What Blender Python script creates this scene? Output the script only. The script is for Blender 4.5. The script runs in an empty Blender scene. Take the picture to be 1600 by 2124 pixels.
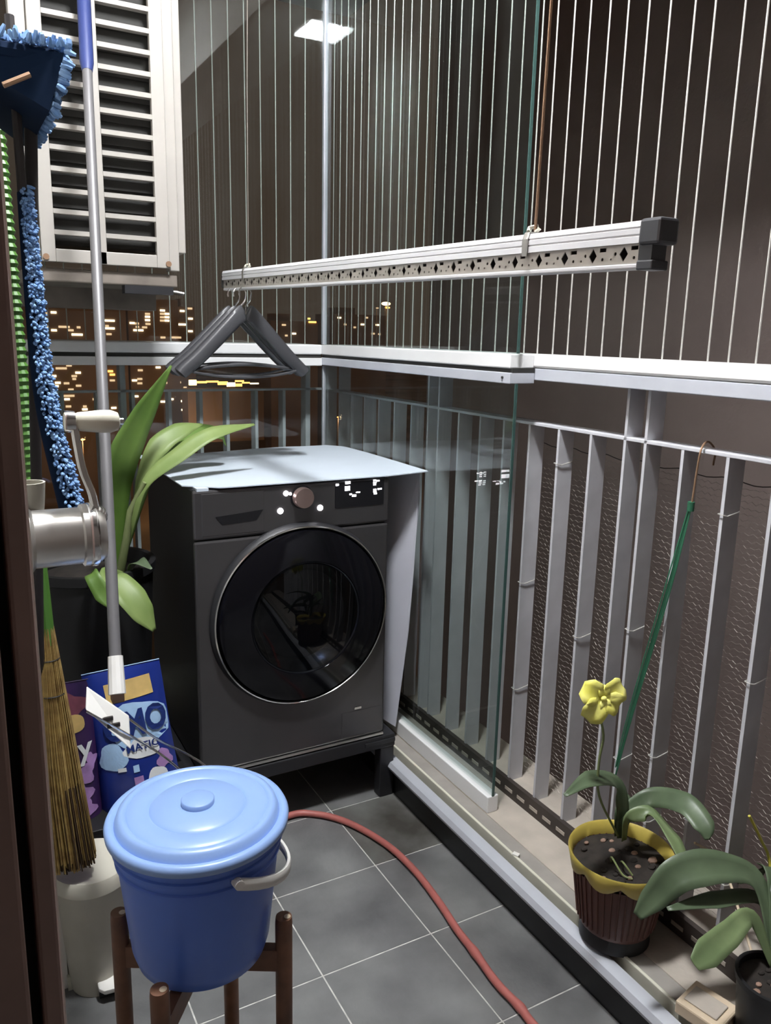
import bpy, math, random
from mathutils import Vector, Matrix, Quaternion
from mathutils.geometry import tessellate_polygon

SC = bpy.context.scene
COL = SC.collection
R = math.radians
PI = math.pi
random.seed(11)

# ------------------------------------------------------------------ camera
cam_d = bpy.data.cameras.new('camera')
cam = bpy.data.objects.new('camera', cam_d)
COL.objects.link(cam)
cam_d.sensor_fit = 'VERTICAL'
cam_d.sensor_height = 24.0
cam_d.lens = 24.0 * 1658.13 / 2124.0
cam_d.clip_start = 0.02
cam_d.clip_end = 3000
yaw, pitch, roll = 0.507, 0.2163, 0.023
fwd = Vector((math.sin(yaw) * math.cos(pitch), math.cos(yaw) * math.cos(pitch), -math.sin(pitch)))
rt = Vector((math.cos(yaw), -math.sin(yaw), 0))
up = rt.cross(fwd)
rt2 = math.cos(roll) * rt + math.sin(roll) * up
up2 = -math.sin(roll) * rt + math.cos(roll) * up
M3 = Matrix((rt2, up2, -fwd)).transposed()
cam.matrix_world = Matrix.Translation((-1.2010, 0, 1.4767)) @ M3.to_4x4()
SC.camera = cam

# ------------------------------------------------------------------ world (hazy city night) and exposure
W = bpy.data.worlds.new('night')
SC.world = W
W.use_nodes = True
wn = W.node_tree
bg = wn.nodes['Background']
bg.inputs['Color'].default_value = (0.050, 0.035, 0.026, 1)
bg.inputs['Strength'].default_value = 1.1
SC.view_settings.view_transform = 'Standard'
SC.view_settings.look = 'None'
SC.view_settings.gamma = 1.0
SC.view_settings.exposure = 0.0
SC.view_settings.use_curve_mapping = False
SC.cycles.use_denoising = True
SC.cycles.sample_clamp_indirect = 120.0
SC.cycles.caustics_reflective = False
SC.cycles.caustics_refractive = False
SC.cycles.max_bounces = 7
SC.cycles.diffuse_bounces = 3
SC.cycles.glossy_bounces = 4
SC.cycles.transparent_max_bounces = 20

LAMP = Vector((-0.65, 1.18, 3.14))
LAMP_STRENGTH = 470.0

# ------------------------------------------------------------------ materials
MATS = {}
def mat(name, col, rough=0.5, metal=0.0, var=0.0, scale=8.0, bump=0.0, bscale=60.0, spec=0.5, col2=None, coat=0.0, alpha=None):
    m = bpy.data.materials.new(name)
    m.use_nodes = True
    nt = m.node_tree
    b = nt.nodes['Principled BSDF']
    b.inputs['Roughness'].default_value = rough
    b.inputs['Metallic'].default_value = metal
    b.inputs['Specular IOR Level'].default_value = spec
    b.inputs['Coat Weight'].default_value = coat
    tc = nt.nodes.new('ShaderNodeTexCoord')
    n = nt.nodes.new('ShaderNodeTexNoise')
    n.inputs['Scale'].default_value = scale
    n.inputs['Detail'].default_value = 5
    nt.links.new(tc.outputs['Object'], n.inputs['Vector'])
    rp = nt.nodes.new('ShaderNodeValToRGB')
    rp.color_ramp.elements[0].position = 0.3
    rp.color_ramp.elements[1].position = 0.7
    if col2 is None:
        a = [max(0, c * (1 - var)) for c in col]
        d = [min(1, c * (1 + var)) for c in col]
    else:
        a, d = col, col2
    rp.color_ramp.elements[0].color = (*a, 1)
    rp.color_ramp.elements[1].color = (*d, 1)
    nt.links.new(n.outputs['Fac'], rp.inputs['Fac'])
    nt.links.new(rp.outputs['Color'], b.inputs['Base Color'])
    if bump:
        n2 = nt.nodes.new('ShaderNodeTexNoise')
        n2.inputs['Scale'].default_value = bscale
        n2.inputs['Detail'].default_value = 3
        nt.links.new(tc.outputs['Object'], n2.inputs['Vector'])
        bp = nt.nodes.new('ShaderNodeBump')
        bp.inputs['Strength'].default_value = bump
        bp.inputs['Distance'].default_value = 0.01
        nt.links.new(n2.outputs['Fac'], bp.inputs['Height'])
        nt.links.new(bp.outputs['Normal'], b.inputs['Normal'])
    MATS[name] = m
    return m

def emat(name, col, strength):
    m = bpy.data.materials.new(name)
    m.use_nodes = True
    nt = m.node_tree
    b = nt.nodes['Principled BSDF']
    b.inputs['Base Color'].default_value = (0.02, 0.02, 0.02, 1)
    b.inputs['Emission Color'].default_value = (*col, 1)
    b.inputs['Emission Strength'].default_value = strength
    MATS[name] = m
    return m

def glass_mat(name, tint, haze=0.012, hscale=3.0):
    m = bpy.data.materials.new(name)
    m.use_nodes = True
    nt = m.node_tree
    for n in list(nt.nodes):
        nt.nodes.remove(n)
    out = nt.nodes.new('ShaderNodeOutputMaterial')
    tr = nt.nodes.new('ShaderNodeBsdfTransparent')
    tr.inputs['Color'].default_value = (*tint, 1)
    gl = nt.nodes.new('ShaderNodeBsdfGlossy')
    gl.inputs['Roughness'].default_value = 0.0
    sm = nt.nodes.new('ShaderNodeBsdfGlossy')
    sm.inputs['Roughness'].default_value = 0.28
    fr = nt.nodes.new('ShaderNodeFresnel')
    fr.inputs['IOR'].default_value = 1.5
    mx = nt.nodes.new('ShaderNodeMixShader')
    ge = nt.nodes.new('ShaderNodeNewGeometry')      # same reflectance on entering and leaving the thin pane
    io = nt.nodes.new('ShaderNodeMath'); io.operation = 'MULTIPLY_ADD'
    io.inputs[1].default_value = 1 / 1.5 - 1.5; io.inputs[2].default_value = 1.5
    nt.links.new(ge.outputs['Backfacing'], io.inputs[0])
    nt.links.new(io.outputs[0], fr.inputs['IOR'])
    nt.links.new(fr.outputs[0], mx.inputs[0])
    nt.links.new(tr.outputs[0], mx.inputs[1])
    nt.links.new(gl.outputs[0], mx.inputs[2])
    # dusty film: streaky smears with a little sheen and a little dust
    tc = nt.nodes.new('ShaderNodeTexCoord')
    mp = nt.nodes.new('ShaderNodeMapping')
    mp.inputs['Scale'].default_value = (hscale * 3, hscale * 3, hscale * 0.6)
    ns = nt.nodes.new('ShaderNodeTexNoise')
    ns.inputs['Scale'].default_value = 1.0
    ns.inputs['Detail'].default_value = 6
    nt.links.new(tc.outputs['Object'], mp.inputs[0])
    nt.links.new(mp.outputs[0], ns.inputs['Vector'])
    ml = nt.nodes.new('ShaderNodeMath')
    ml.operation = 'MULTIPLY_ADD'
    ml.inputs[1].default_value = haze * 4.0
    ml.inputs[2].default_value = -haze * 1.4
    ml.use_clamp = True
    nt.links.new(ns.outputs['Fac'], ml.inputs[0])
    df = nt.nodes.new('ShaderNodeBsdfDiffuse')
    df.inputs['Color'].default_value = (0.6, 0.63, 0.6, 1)
    mxs = nt.nodes.new('ShaderNodeMixShader')
    mxs.inputs[0].default_value = 0.45
    nt.links.new(df.outputs[0], mxs.inputs[1])
    nt.links.new(sm.outputs[0], mxs.inputs[2])
    mx2 = nt.nodes.new('ShaderNodeMixShader')
    nt.links.new(ml.outputs[0], mx2.inputs[0])
    nt.links.new(mx.outputs[0], mx2.inputs[1])
    nt.links.new(mxs.outputs[0], mx2.inputs[2])
    nt.links.new(mx2.outputs[0], out.inputs['Surface'])
    MATS[name] = m
    return m

mat('tile', (0.105, 0.105, 0.106), 0.42, col2=(0.235, 0.235, 0.235), scale=4.5, bump=0.08, bscale=90)
mat('tile_damp', (0.075, 0.070, 0.062), 0.25, col2=(0.21, 0.21, 0.20), scale=4.5, bump=0.05)
mat('grout', (0.62, 0.61, 0.58), 0.8, var=0.25, scale=30)
mat('wall_paint', (0.72, 0.70, 0.66), 0.7, var=0.05)
mat('ceiling_paint', (0.50, 0.49, 0.47), 0.8, var=0.03)
mat('room_dark', (0.15, 0.125, 0.11), 0.8, var=0.2)  # kept dark so unseen walls bounce less light onto the slats
mat('outer_wall', (0.24, 0.19, 0.175), 0.85, var=0.12, scale=1.5, bump=0.2, bscale=40)
mat('black_skirt', (0.010, 0.010, 0.012), 0.35, var=0.3)
mat('alu', (0.62, 0.64, 0.70), 0.38, metal=0.35, var=0.06)
mat('cream', (0.62, 0.60, 0.50), 0.55, var=0.08)
mat('ledge_grey', (0.30, 0.275, 0.25), 0.7, var=0.12, scale=14)
mat('ledge_beige', (0.44, 0.39, 0.335), 0.7, var=0.14, scale=10, bump=0.1)
mat('dark_channel', (0.045, 0.035, 0.030), 0.6, var=0.3)
mat('rail_white', (0.82, 0.82, 0.82), 0.35, var=0.05, scale=5)
mat('rail_grey', (0.58, 0.60, 0.66), 0.4, metal=0.2, var=0.05)
mat('slat_paint', (0.57, 0.57, 0.60), 0.5, var=0.08, scale=12)
mat('cable_steel', (0.62, 0.60, 0.56), 0.35, metal=0.25)
mat('mesh_wire', (0.26, 0.23, 0.20), 0.45, metal=0.4)
mat('graphite', (0.125, 0.120, 0.124), 0.34, metal=0.8, var=0.12, scale=3)
mat('wm_dark', (0.018, 0.018, 0.021), 0.45)
mat('wm_black', (0.008, 0.008, 0.010), 0.30)
mat('bezel_dark', (0.045, 0.05, 0.06), 0.22, metal=0.9)
mat('door_black', (0.004, 0.004, 0.006), 0.10, spec=0.35)
mat('chrome', (0.75, 0.74, 0.73), 0.16, metal=1.0)
mat('brushed', (0.62, 0.60, 0.57), 0.32, metal=0.9, var=0.12, scale=12)
mat('knob_rose', (0.32, 0.23, 0.21), 0.35, metal=0.6)
mat('sheet_white', (0.60, 0.67, 0.75), 0.42, var=0.03)
mat('flap_white', (0.58, 0.59, 0.66), 0.5, var=0.04)
mat('bucket_blue', (0.085, 0.18, 0.62), 0.34, var=0.06, scale=4)
mat('lid_blue', (0.25, 0.38, 0.68), 0.36, var=0.05, scale=6)
mat('white_plastic', (0.76, 0.74, 0.70), 0.4, var=0.04)
mat('beige_plastic', (0.50, 0.47, 0.40), 0.45, var=0.10, scale=8)
mat('bin_lid', (0.62, 0.59, 0.50), 0.4, var=0.05)
mat('wood_brown', (0.15, 0.065, 0.032), 0.5, var=0.35, scale=20)
mat('wood_end', (0.62, 0.50, 0.36), 0.7, var=0.2)
mat('hose_red', (0.47, 0.145, 0.125), 0.45, var=0.12, scale=30)
mat('jamb_brown', (0.36, 0.245, 0.215), 0.5, var=0.15, scale=10)
mat('jamb_dark', (0.020, 0.014, 0.013), 0.7)
mat('pole_grey', (0.15, 0.145, 0.15), 0.45, metal=0.2)
mat('grip_blue', (0.020, 0.035, 0.15), 0.5)
mat('green_plastic', (0.062, 0.165, 0.024), 0.45, var=0.1)
mat('straw', (0.46, 0.32, 0.11), 0.75, col2=(0.20, 0.115, 0.035), scale=40)
mat('straw_dark', (0.055, 0.028, 0.012), 0.85, var=0.3, scale=40)
mat('chenille', (0.10, 0.22, 0.46), 0.8, col2=(0.24, 0.38, 0.60), scale=60)
mat('chenille_core', (0.006, 0.014, 0.035), 0.95, spec=0.1)
mat('leaf_green', (0.075, 0.15, 0.022), 0.5, col2=(0.13, 0.22, 0.045), scale=10)
mat('leaf_light', (0.15, 0.22, 0.060), 0.5, col2=(0.22, 0.29, 0.095), scale=10)
mat('leaf_orchid', (0.070, 0.100, 0.055), 0.42, col2=(0.105, 0.145, 0.080), scale=14)
mat('leaf_orchid_pale', (0.12, 0.17, 0.075), 0.42, col2=(0.19, 0.25, 0.115), scale=14)
mat('stem_green', (0.22, 0.26, 0.11), 0.6, var=0.15)
mat('stem_yellow', (0.50, 0.45, 0.06), 0.5, var=0.15)
mat('petal', (0.83, 0.78, 0.10), 0.5, col2=(0.90, 0.86, 0.28), scale=25)
mat('pot_red', (0.115, 0.042, 0.030), 0.5, var=0.2)
mat('pot_yellow', (0.55, 0.43, 0.09), 0.45, var=0.12, scale=18)
mat('soil', (0.020, 0.015, 0.012), 0.9, var=0.5, scale=40)
mat('pebble', (0.30, 0.19, 0.14), 0.7, var=0.25)
mat('black_plastic', (0.010, 0.010, 0.011), 0.5)
mat('twine_green', (0.028, 0.13, 0.070), 0.5, var=0.2)
mat('rust_wire', (0.30, 0.18, 0.11), 0.6, metal=0.4)
mat('grille_white', (0.39, 0.365, 0.335), 0.45, var=0.04)
mat('ac_grey', (0.028, 0.027, 0.024), 0.7, var=0.2)
mat('ac_under', (0.20, 0.17, 0.145), 0.8, var=0.3, scale=8)
mat('hanger_black', (0.060, 0.060, 0.066), 0.36)
mat('bar_white', (0.70, 0.70, 0.72), 0.35, var=0.03)
mat('bar_web', (0.55, 0.52, 0.47), 0.5, var=0.06)
mat('web_shade', (0.06, 0.05, 0.045), 0.7)
mat('bag_blue', (0.010, 0.030, 0.24), 0.28, var=0.15, scale=12, spec=0.6)
mat('bag_purple', (0.020, 0.012, 0.055), 0.3, col2=(0.06, 0.022, 0.10), scale=14)
mat('print_sky', (0.40, 0.60, 0.86), 0.4, var=0.12, scale=20)
mat('print_white', (0.82, 0.84, 0.86), 0.4)
mat('print_navy', (0.012, 0.03, 0.16), 0.4)
mat('print_gold', (0.62, 0.43, 0.16), 0.4, var=0.2, scale=20)
mat('print_lilac', (0.42, 0.24, 0.52), 0.4, var=0.25, scale=30)
mat('print_maroon', (0.20, 0.06, 0.09), 0.4, var=0.3, scale=30)
mat('tower', (0.36, 0.25, 0.19), 0.9, var=0.2, scale=0.05)
mat('city_ground', (0.30, 0.21, 0.15), 0.9, var=0.4, scale=0.02)
emat('lamp_glow', (0.96, 0.98, 1.0), LAMP_STRENGTH)
emat('led', (1.0, 0.95, 1.0), 14.0)
emat('win_warm', (1.0, 0.78, 0.50), 3.2)
emat('win_dim', (1.0, 0.66, 0.38), 1.1)
emat('win_orange', (1.0, 0.45, 0.10), 3.6)
emat('street_glow', (1.0, 0.62, 0.25), 12.0)
glass_mat('pane_glass', (0.915, 0.955, 0.945), 0.012)
glass_mat('door_glass', (0.16, 0.18, 0.22), 0.002)
mat('glass_edge', (0.05, 0.10, 0.09), 0.15)

# ------------------------------------------------------------------ mesh helpers
def V(*a):
    return Vector(a if len(a) > 1 else a[0])

class MB:
    def __init__(s):
        s.v = []; s.f = []
    def add(s, vs, fs):
        o = len(s.v)
        s.v += [tuple(p) for p in vs]
        s.f += [tuple(i + o for i in f) for f in fs]
        return s
    def box(s, a, b, M=None):
        x0, y0, z0 = a; x1, y1, z1 = b
        vs = [V(x, y, z) for z in (z0, z1) for y in (y0, y1) for x in (x0, x1)]
        if M is not None:
            vs = [M @ p for p in vs]
        return s.add(vs, [(0, 2, 3, 1), (4, 5, 7, 6), (0, 1, 5, 4), (2, 6, 7, 3), (0, 4, 6, 2), (1, 3, 7, 5)])
    def tube(s, path, r, n=8, cap=True, rfun=None):
        path = [V(p) for p in path]
        m = len(path); rings = []
        t0 = (path[1] - path[0]).normalized()
        ref = V(0, 0, 1) if abs(t0.z) < 0.9 else V(1, 0, 0)
        nx = t0.cross(ref).normalized()
        o = len(s.v)
        for i, p in enumerate(path):
            t = (path[min(i + 1, m - 1)] - path[max(i - 1, 0)]).normalized()
            nx = (nx - t * nx.dot(t)).normalized()
            ny = t.cross(nx)
            rr = rfun(i / (m - 1)) if rfun else (r[i] if isinstance(r, (list, tuple)) else r)
            for k in range(n):
                a = 2 * PI * k / n
                s.v.append(tuple(p + (nx * math.cos(a) + ny * math.sin(a)) * rr))
        for i in range(m - 1):
            for k in range(n):
                k2 = (k + 1) % n
                s.f.append((o + i * n + k, o + i * n + k2, o + (i + 1) * n + k2, o + (i + 1) * n + k))
        if cap:
            s.f.append(tuple(o + k for k in reversed(range(n))))
            s.f.append(tuple(o + (m - 1) * n + k for k in range(n)))
        return s
    def sweep(s, path, wvec, hw, hh):
        # rectangular section: wvec = width direction, hw/hh half sizes (numbers or lists)
        path = [V(p) for p in path]; m = len(path); o = len(s.v)
        for i, p in enumerate(path):
            t = (path[min(i + 1, m - 1)] - path[max(i - 1, 0)]).normalized()
            w = V(wvec); w = (w - t * w.dot(t)).normalized(); h = t.cross(w)
            a = hw[i] if isinstance(hw, (list, tuple)) else hw
            b = hh[i] if isinstance(hh, (list, tuple)) else hh
            for q in ((-1, -.6), (-.6, -1), (.6, -1), (1, -.6), (1, .6), (.6, 1), (-.6, 1), (-1, .6)):
                s.v.append(tuple(p + w * a * q[0] + h * b * q[1]))
        for i in range(m - 1):
            for k in range(8):
                s.f.append((o + i * 8 + k, o + i * 8 + (k + 1) % 8, o + (i + 1) * 8 + (k + 1) % 8, o + (i + 1) * 8 + k))
        s.f.append(tuple(o + k for k in reversed(range(8))))
        s.f.append(tuple(o + (m - 1) * 8 + k for k in range(8)))
        return s
    def lathe(s, prof, n=40, M=None, closed=False):
        # prof: (r, z) list, axis z
        o = len(s.v); m = len(prof)
        for r, z in prof:
            for k in range(n):
                a = 2 * PI * k / n
                p = V(r * math.cos(a), r * math.sin(a), z)
                s.v.append(tuple(M @ p if M is not None else p))
        for i in range(m - 1 if not closed else m):
            j = (i + 1) % m
            for k in range(n):
                k2 = (k + 1) % n
                s.f.append((o + i * n + k, o + i * n + k2, o + j * n + k2, o + j * n + k))
        return s
    def plate(s, outer, holes, z0, z1, M=None):
        # planar outline with holes (2D lists) extruded from z0 to z1
        loops = [outer] + holes
        pts = [p for l in loops for p in l]
        tris = tessellate_polygon([[V(p[0], p[1], 0) for p in l] for l in loops])
        n = len(pts)
        vs = [V(p[0], p[1], z0) for p in pts] + [V(p[0], p[1], z1) for p in pts]
        fs = [tuple(t) for t in tris] + [tuple(i + n for i in reversed(t)) for t in tris]
        b = 0
        for l in loops:
            k = len(l)
            for i in range(k):
                j = (i + 1) % k
                fs.append((b + i, b + j, b + j + n, b + i + n))
            b += k
        if M is not None:
            vs = [M @ p for p in vs]
        return s.add(vs, fs)
    def ball(s, c, r, n=8, m=6, sc=(1, 1, 1)):
        c = V(c); o = len(s.v)
        vs = [c + V(0, 0, r * sc[2])]
        for i in range(1, m):
            t = PI * i / m
            for k in range(n):
                a = 2 * PI * k / n
                vs.append(c + V(r * sc[0] * math.sin(t) * math.cos(a), r * sc[1] * math.sin(t) * math.sin(a), r * sc[2] * math.cos(t)))
        vs.append(c - V(0, 0, r * sc[2]))
        fs = [(0, 1 + k, 1 + (k + 1) % n) for k in range(n)]
        for i in range(m - 2):
            for k in range(n):
                a = 1 + i * n + k; b = 1 + i * n + (k + 1) % n
                fs.append((a, a + n, b + n, b))
        e = len(vs) - 1
        fs += [(e, 1 + (m - 2) * n + (k + 1) % n, 1 + (m - 2) * n + k) for k in range(n)]
        return s.add(vs, fs)
    def build(s, name, m, parent=None, smooth=False, bevel=0.0, loc=None, angle=40, bseg=2):
        me = bpy.data.meshes.new(name)
        me.from_pydata(s.v, [], s.f)
        me.validate(verbose=False)
        import bmesh
        bm = bmesh.new(); bm.from_mesh(me)
        bmesh.ops.recalc_face_normals(bm, faces=bm.faces)
        bm.to_mesh(me); bm.free()
        me.materials.append(MATS[m])
        o = bpy.data.objects.new(name, me)
        COL.objects.link(o)
        if parent is not None:
            o.parent = parent
        if loc is not None:
            o.location = loc
        if smooth:
            me.polygons.foreach_set('use_smooth', [True] * len(me.polygons))
            try:
                me.set_sharp_from_angle(angle=R(angle))
            except Exception:
                pass
        if bevel:
            b = o.modifiers.new('bevel', 'BEVEL')
            b.width = bevel; b.segments = bseg; b.limit_method = 'ANGLE'
        return o

def tag(o, label, cat, group=None, kind=None):
    o['label'] = label; o['category'] = cat
    if group: o['group'] = group
    if kind: o['kind'] = kind
    return o

def thing(name, label, cat, group=None, loc=(0, 0, 0)):
    o = bpy.data.objects.new(name, None)
    o.empty_display_size = 0.05
    COL.objects.link(o)
    o.location = loc
    return tag(o, label, cat, group)

def struct(name, mb, m, label, cat, **k):
    o = mb.build(name, m, **k)
    return tag(o, label, cat, kind='structure')

def inst(src, name, parent, loc=(0, 0, 0), rot=None):
    c = src.copy(); c.name = name
    COL.objects.link(c); c.parent = parent; c.location = loc
    if rot is not None: c.rotation_euler = rot
    return c

def spline(pts, n=16):
    P = [V(p) for p in pts]
    P = [P[0] * 2 - P[1]] + P + [P[-1] * 2 - P[-2]]
    out = []
    segs = len(P) - 3
    for i in range(segs):
        a, b, c, d = P[i:i + 4]
        for k in range(n):
            t = k / n
            out.append(0.5 * ((2 * b) + (c - a) * t + (2 * a - 5 * b + 4 * c - d) * t * t + (3 * b - a - 3 * c + d) * t ** 3))
    out.append(P[-2])
    return out

def along(axis_from, axis_to):
    # matrix taking +z to the given direction, origin at axis_from
    a = V(axis_from); d = (V(axis_to) - a).normalized()
    return Matrix.Translation(a) @ d.to_track_quat('Z', 'Y').to_matrix().to_4x4()

# ================================================================== THE BALCONY SHELL
GX, GY = 0.095, 2.85            # glass planes: right (x) and back (y)
RX, RY = 0.165, 3.02            # inner faces of the hand rails
SX = 0.20                       # inner edge of the railing slats

fl = struct('floor', MB().box((-1.30, -1.0, -0.10), (0.02, 2.95, -0.0012)), 'grout', 'grey tiled balcony floor with pale joints', 'floor')
xs = [-1.30, -1.128, -0.828, -0.528, -0.228, 0.02]
ys = [-1.0] + [1.7641 + 0.3 * k for k in range(-9, 4)] + [2.95]
k = 0
for i in range(len(xs) - 1):
    for j in range(len(ys) - 1):
        g = 0.0019
        a = MB().box((xs[i] + g, ys[j] + g, -0.0015), (xs[i + 1] - g, ys[j + 1] - g, 0.0))
        damp = (j in (6, 7) and i in (2, 3)) or (i == 4 and j == 10)
        t = a.build('tile', 'tile_damp' if damp else 'tile', fl, bevel=0.0004, bseg=1)
        k += 1

struct('wall_left', MB().box((-1.30, 0.85, -0.1), (-1.135, 2.95, 3.17)), 'wall_paint', 'pale painted side wall with the winch crank', 'wall')
struct('wall_house', MB().box((-1.9, -1.1, -0.1), (0.3, -1.0, 3.17)), 'room_dark', 'unseen doorway wall closing the balcony, coloured dark to cut bounce light', 'wall')
struct('wall_inner', MB().box((-2.0, -1.1, -0.1), (-1.9, 0.85, 3.17)), 'room_dark', 'inner side wall by the doorway', 'wall')
struct('floor_doorway', MB().box((-2.0, -1.1, -0.1), (-1.30, 0.85, 0.0)), 'tile', 'grey floor inside the doorway', 'floor')
struct('ceiling', MB().box((-2.0, -1.1, 3.17), (0.45, 3.40, 3.30)), 'ceiling_paint', 'pale balcony ceiling', 'ceiling')
struct('trim_beam', MB().box((0.09, -1.1, 2.80), (0.45, 3.40, 3.17)), 'ceiling_paint', 'ceiling edge beam over the slatted railing', 'beam')
struct('trim_beam_back', MB().box((-1.30, 2.84, 2.80), (0.09, 3.40, 3.17)), 'ceiling_paint', 'ceiling edge beam over the far glass', 'beam')
struct('trim_left', MB().box((-1.135, 1.70, 0), (-1.06, 2.60, 0.27)), 'wall_paint', 'low white plinth along the side wall behind the pedal bin', 'trim')
struct('baseboard_left', MB().box((-1.062, 1.69, 0), (-1.052, 2.6, 0.035)), 'cream', 'beige strip at the foot of the white plinth', 'baseboard')

# kerb along the slatted railing: dark skirt, rounded aluminium nosing, cream lip, grey ledge, beige ledge
kerb = thing('kerb', 'stepped kerb with black skirt and aluminium nosing under the slatted railing', 'kerb')
kerb['kind'] = 'structure'
MB().box((0.0, -1.0, 0), (0.03, 2.70, 0.10)).build('skirt', 'black_skirt', kerb)
prof = [(-0.016, 0.092), (-0.024, 0.097), (-0.0265, 0.106), (-0.018, 0.119), (-0.004, 0.123), (0.012, 0.123), (0.012, 0.088)]
def extr_y(prof, y0, y1):
    n = len(prof); m = MB()
    vs = [V(x, y0, z) for x, z in prof] + [V(x, y1, z) for x, z in prof]
    m.add(vs, [(i, (i + 1) % n, (i + 1) % n + n, i + n) for i in range(n)] + [tuple(range(n)), tuple(reversed(range(n, 2 * n)))])
    return m
def extr_x(prof, x0, x1):
    n = len(prof); m = MB()
    vs = [V(x0, y, z) for y, z in prof] + [V(x1, y, z) for y, z in prof]
    m.add(vs, [(i, (i + 1) % n, (i + 1) % n + n, i + n) for i in range(n)] + [tuple(range(n)), tuple(reversed(range(n, 2 * n)))])
    return m
extr_y(prof, -1.0, 2.66).build('nosing', 'alu', kerb, smooth=True)
MB().box((0.012, -1.0, 0.06), (0.030, 2.66, 0.104)).build('gap', 'black_skirt', kerb)
MB().box((0.028, -1.0, 0.06), (0.036, 2.66, 0.137)).build('lip', 'cream', kerb, bevel=0.002)
MB().box((0.036, -1.0, 0.06), (0.080, 2.70, 0.132)).build('inner_ledge', 'ledge_grey', kerb)
MB().box((0.080, -1.0, 0.02), (0.192, 2.95, 0.134)).build('outer_ledge', 'ledge_beige', kerb)
MB().box((0.204, -1.0, 0.0), (0.34, 3.12, 0.176)).build('upstand', 'ledge_beige', kerb, bevel=0.003)

# far kerb under the back glass
struct('trim_back', MB().box((-1.135, 2.70, 0), (0.08, 3.05, 0.134)), 'ledge_beige', 'beige ledge under the far glass', 'ledge')

# ------------------------------------------------------------------ railings
def railing_right():
    t = thing('balcony_railing', 'grey slatted balcony railing with white hand rail beside the orchid pots', 'railing')
    y0 = -0.95
    MB().box((RX - 0.003, y0, 1.404), (0.275, RY, 1.439)).build('hand_rail', 'rail_white', t, bevel=0.007)
    MB().box((RX, y0, 1.373), (0.255, RY, 1.404)).build('rail_face', 'rail_grey', t, bevel=0.002)
    f2 = MB().box((0.083, GE_ + 0.01, 1.364), (RX - 0.001, GY, 1.392)).build('glazing_bracket', 'rail_grey', t, bevel=0.002)
    MB().box((0.090, GE_ + 0.01, 1.392), (RX - 0.001, GY, 1.403)).build('bracket_groove', 'ac_grey', t)
    MB().box((0.083, GE_ + 0.012, 1.403), (RX - 0.003, GY, 1.440)).build('bracket_cap', 'rail_white', t, bevel=0.003)
    MB().tube([(0.080, GE_ + 0.04, 1.379), (0.09, GE_ + 0.04, 1.379)], 0.0035, 10).build('bracket_screw', 'ac_grey', f2)
    MB().box((SX, y0, 1.250), (SX + 0.05, 3.12, 1.258)).build('lower_bar', 'slat_paint', t, bevel=0.001)
    sl = MB().box((0, -0.004, 0.174), (0.05, 0.004, 1.250))
    ps = MB().box((0, -0.004, 0.174), (0.05, 0.004, 1.373))
    ySl = [1.722, 1.602, 1.483, 1.198, 1.082, 0.972, 0.860, 0.748, 0.636, 0.30, 0.19, 0.08, -0.03, -0.15]
    ySl += [1.837, 1.953, 2.068, 2.357, 2.476, 2.592, 2.708, 2.82]
    yP = [1.369, 1.306, 2.250, 2.186, 0.52, 0.455, 2.93, 3.06]
    for nm, mb, ylist in (('slat', sl, ySl), ('post', ps, yP)):
        s0 = None
        for y in ylist:
            if s0 is None:
                s0 = mb.build(nm, 'slat_paint', t, loc=(SX, y, 0))
            else:
                inst(s0, nm, t, (SX, y, 0))
    ch = MB().box((0.190, y0, 0.134), (0.204, 2.90, 0.186)).build('base_channel', 'dark_channel', t)
    d0 = None
    for i in range(34):
        y = 0.95 + i * 0.058
        if d0 is None:
            d0 = MB().box((-0.0015, -0.017, -0.005), (0.002, 0.017, 0.005)).build('weep_slot', 'ledge_beige', ch, loc=(0.190, y, 0.158))
        else:
            inst(d0, 'weep_slot', ch, (0.190, y, 0.158))
    return t
GE_ = 1.660
railing_right()

def railing_back():
    t = thing('balcony_railing', 'white hand rail and thin bars along the far glass above the washing machine', 'railing')
    BY = GY - 0.012
    MB().box((-1.135, BY, 1.403), (GX - 0.012, RY + 0.09, 1.440)).build('hand_rail', 'rail_white', t, bevel=0.005)
    MB().box((-1.135, BY, 1.361), (GX - 0.012, RY, 1.390)).build('rail_face', 'rail_white', t, bevel=0.002)
    MB().box((-1.135, BY + 0.008, 1.390), (GX - 0.012, RY, 1.403)).build('rail_groove', 'ac_grey', t)
    MB().box((-1.135, RY + 0.02, 1.255), (SX, RY + 0.05, 1.263)).build('lower_bar', 'slat_paint', t)
    s0 = None
    yy = RY + 0.02
    for x in (-0.94, -0.83, -0.71, -0.585, -0.451, -0.332, -0.227, -0.109, 0.008):
        if s0 is None:
            s0 = MB().box((-0.006, 0, 0.134), (0.006, 0.05, 1.258)).build('slat', 'slat_paint', t, loc=(x, yy, 0))
        else:
            inst(s0, 'slat', t, (x, yy, 0))
    p0 = MB().box((-0.010, 0, 0.134), (0.010, 0.05, 1.37)).build('post', 'slat_paint', t, loc=(0.112, yy, 0))
    inst(p0, 'post', t, (-0.62, yy, 0))
    return t
railing_back()

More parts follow.
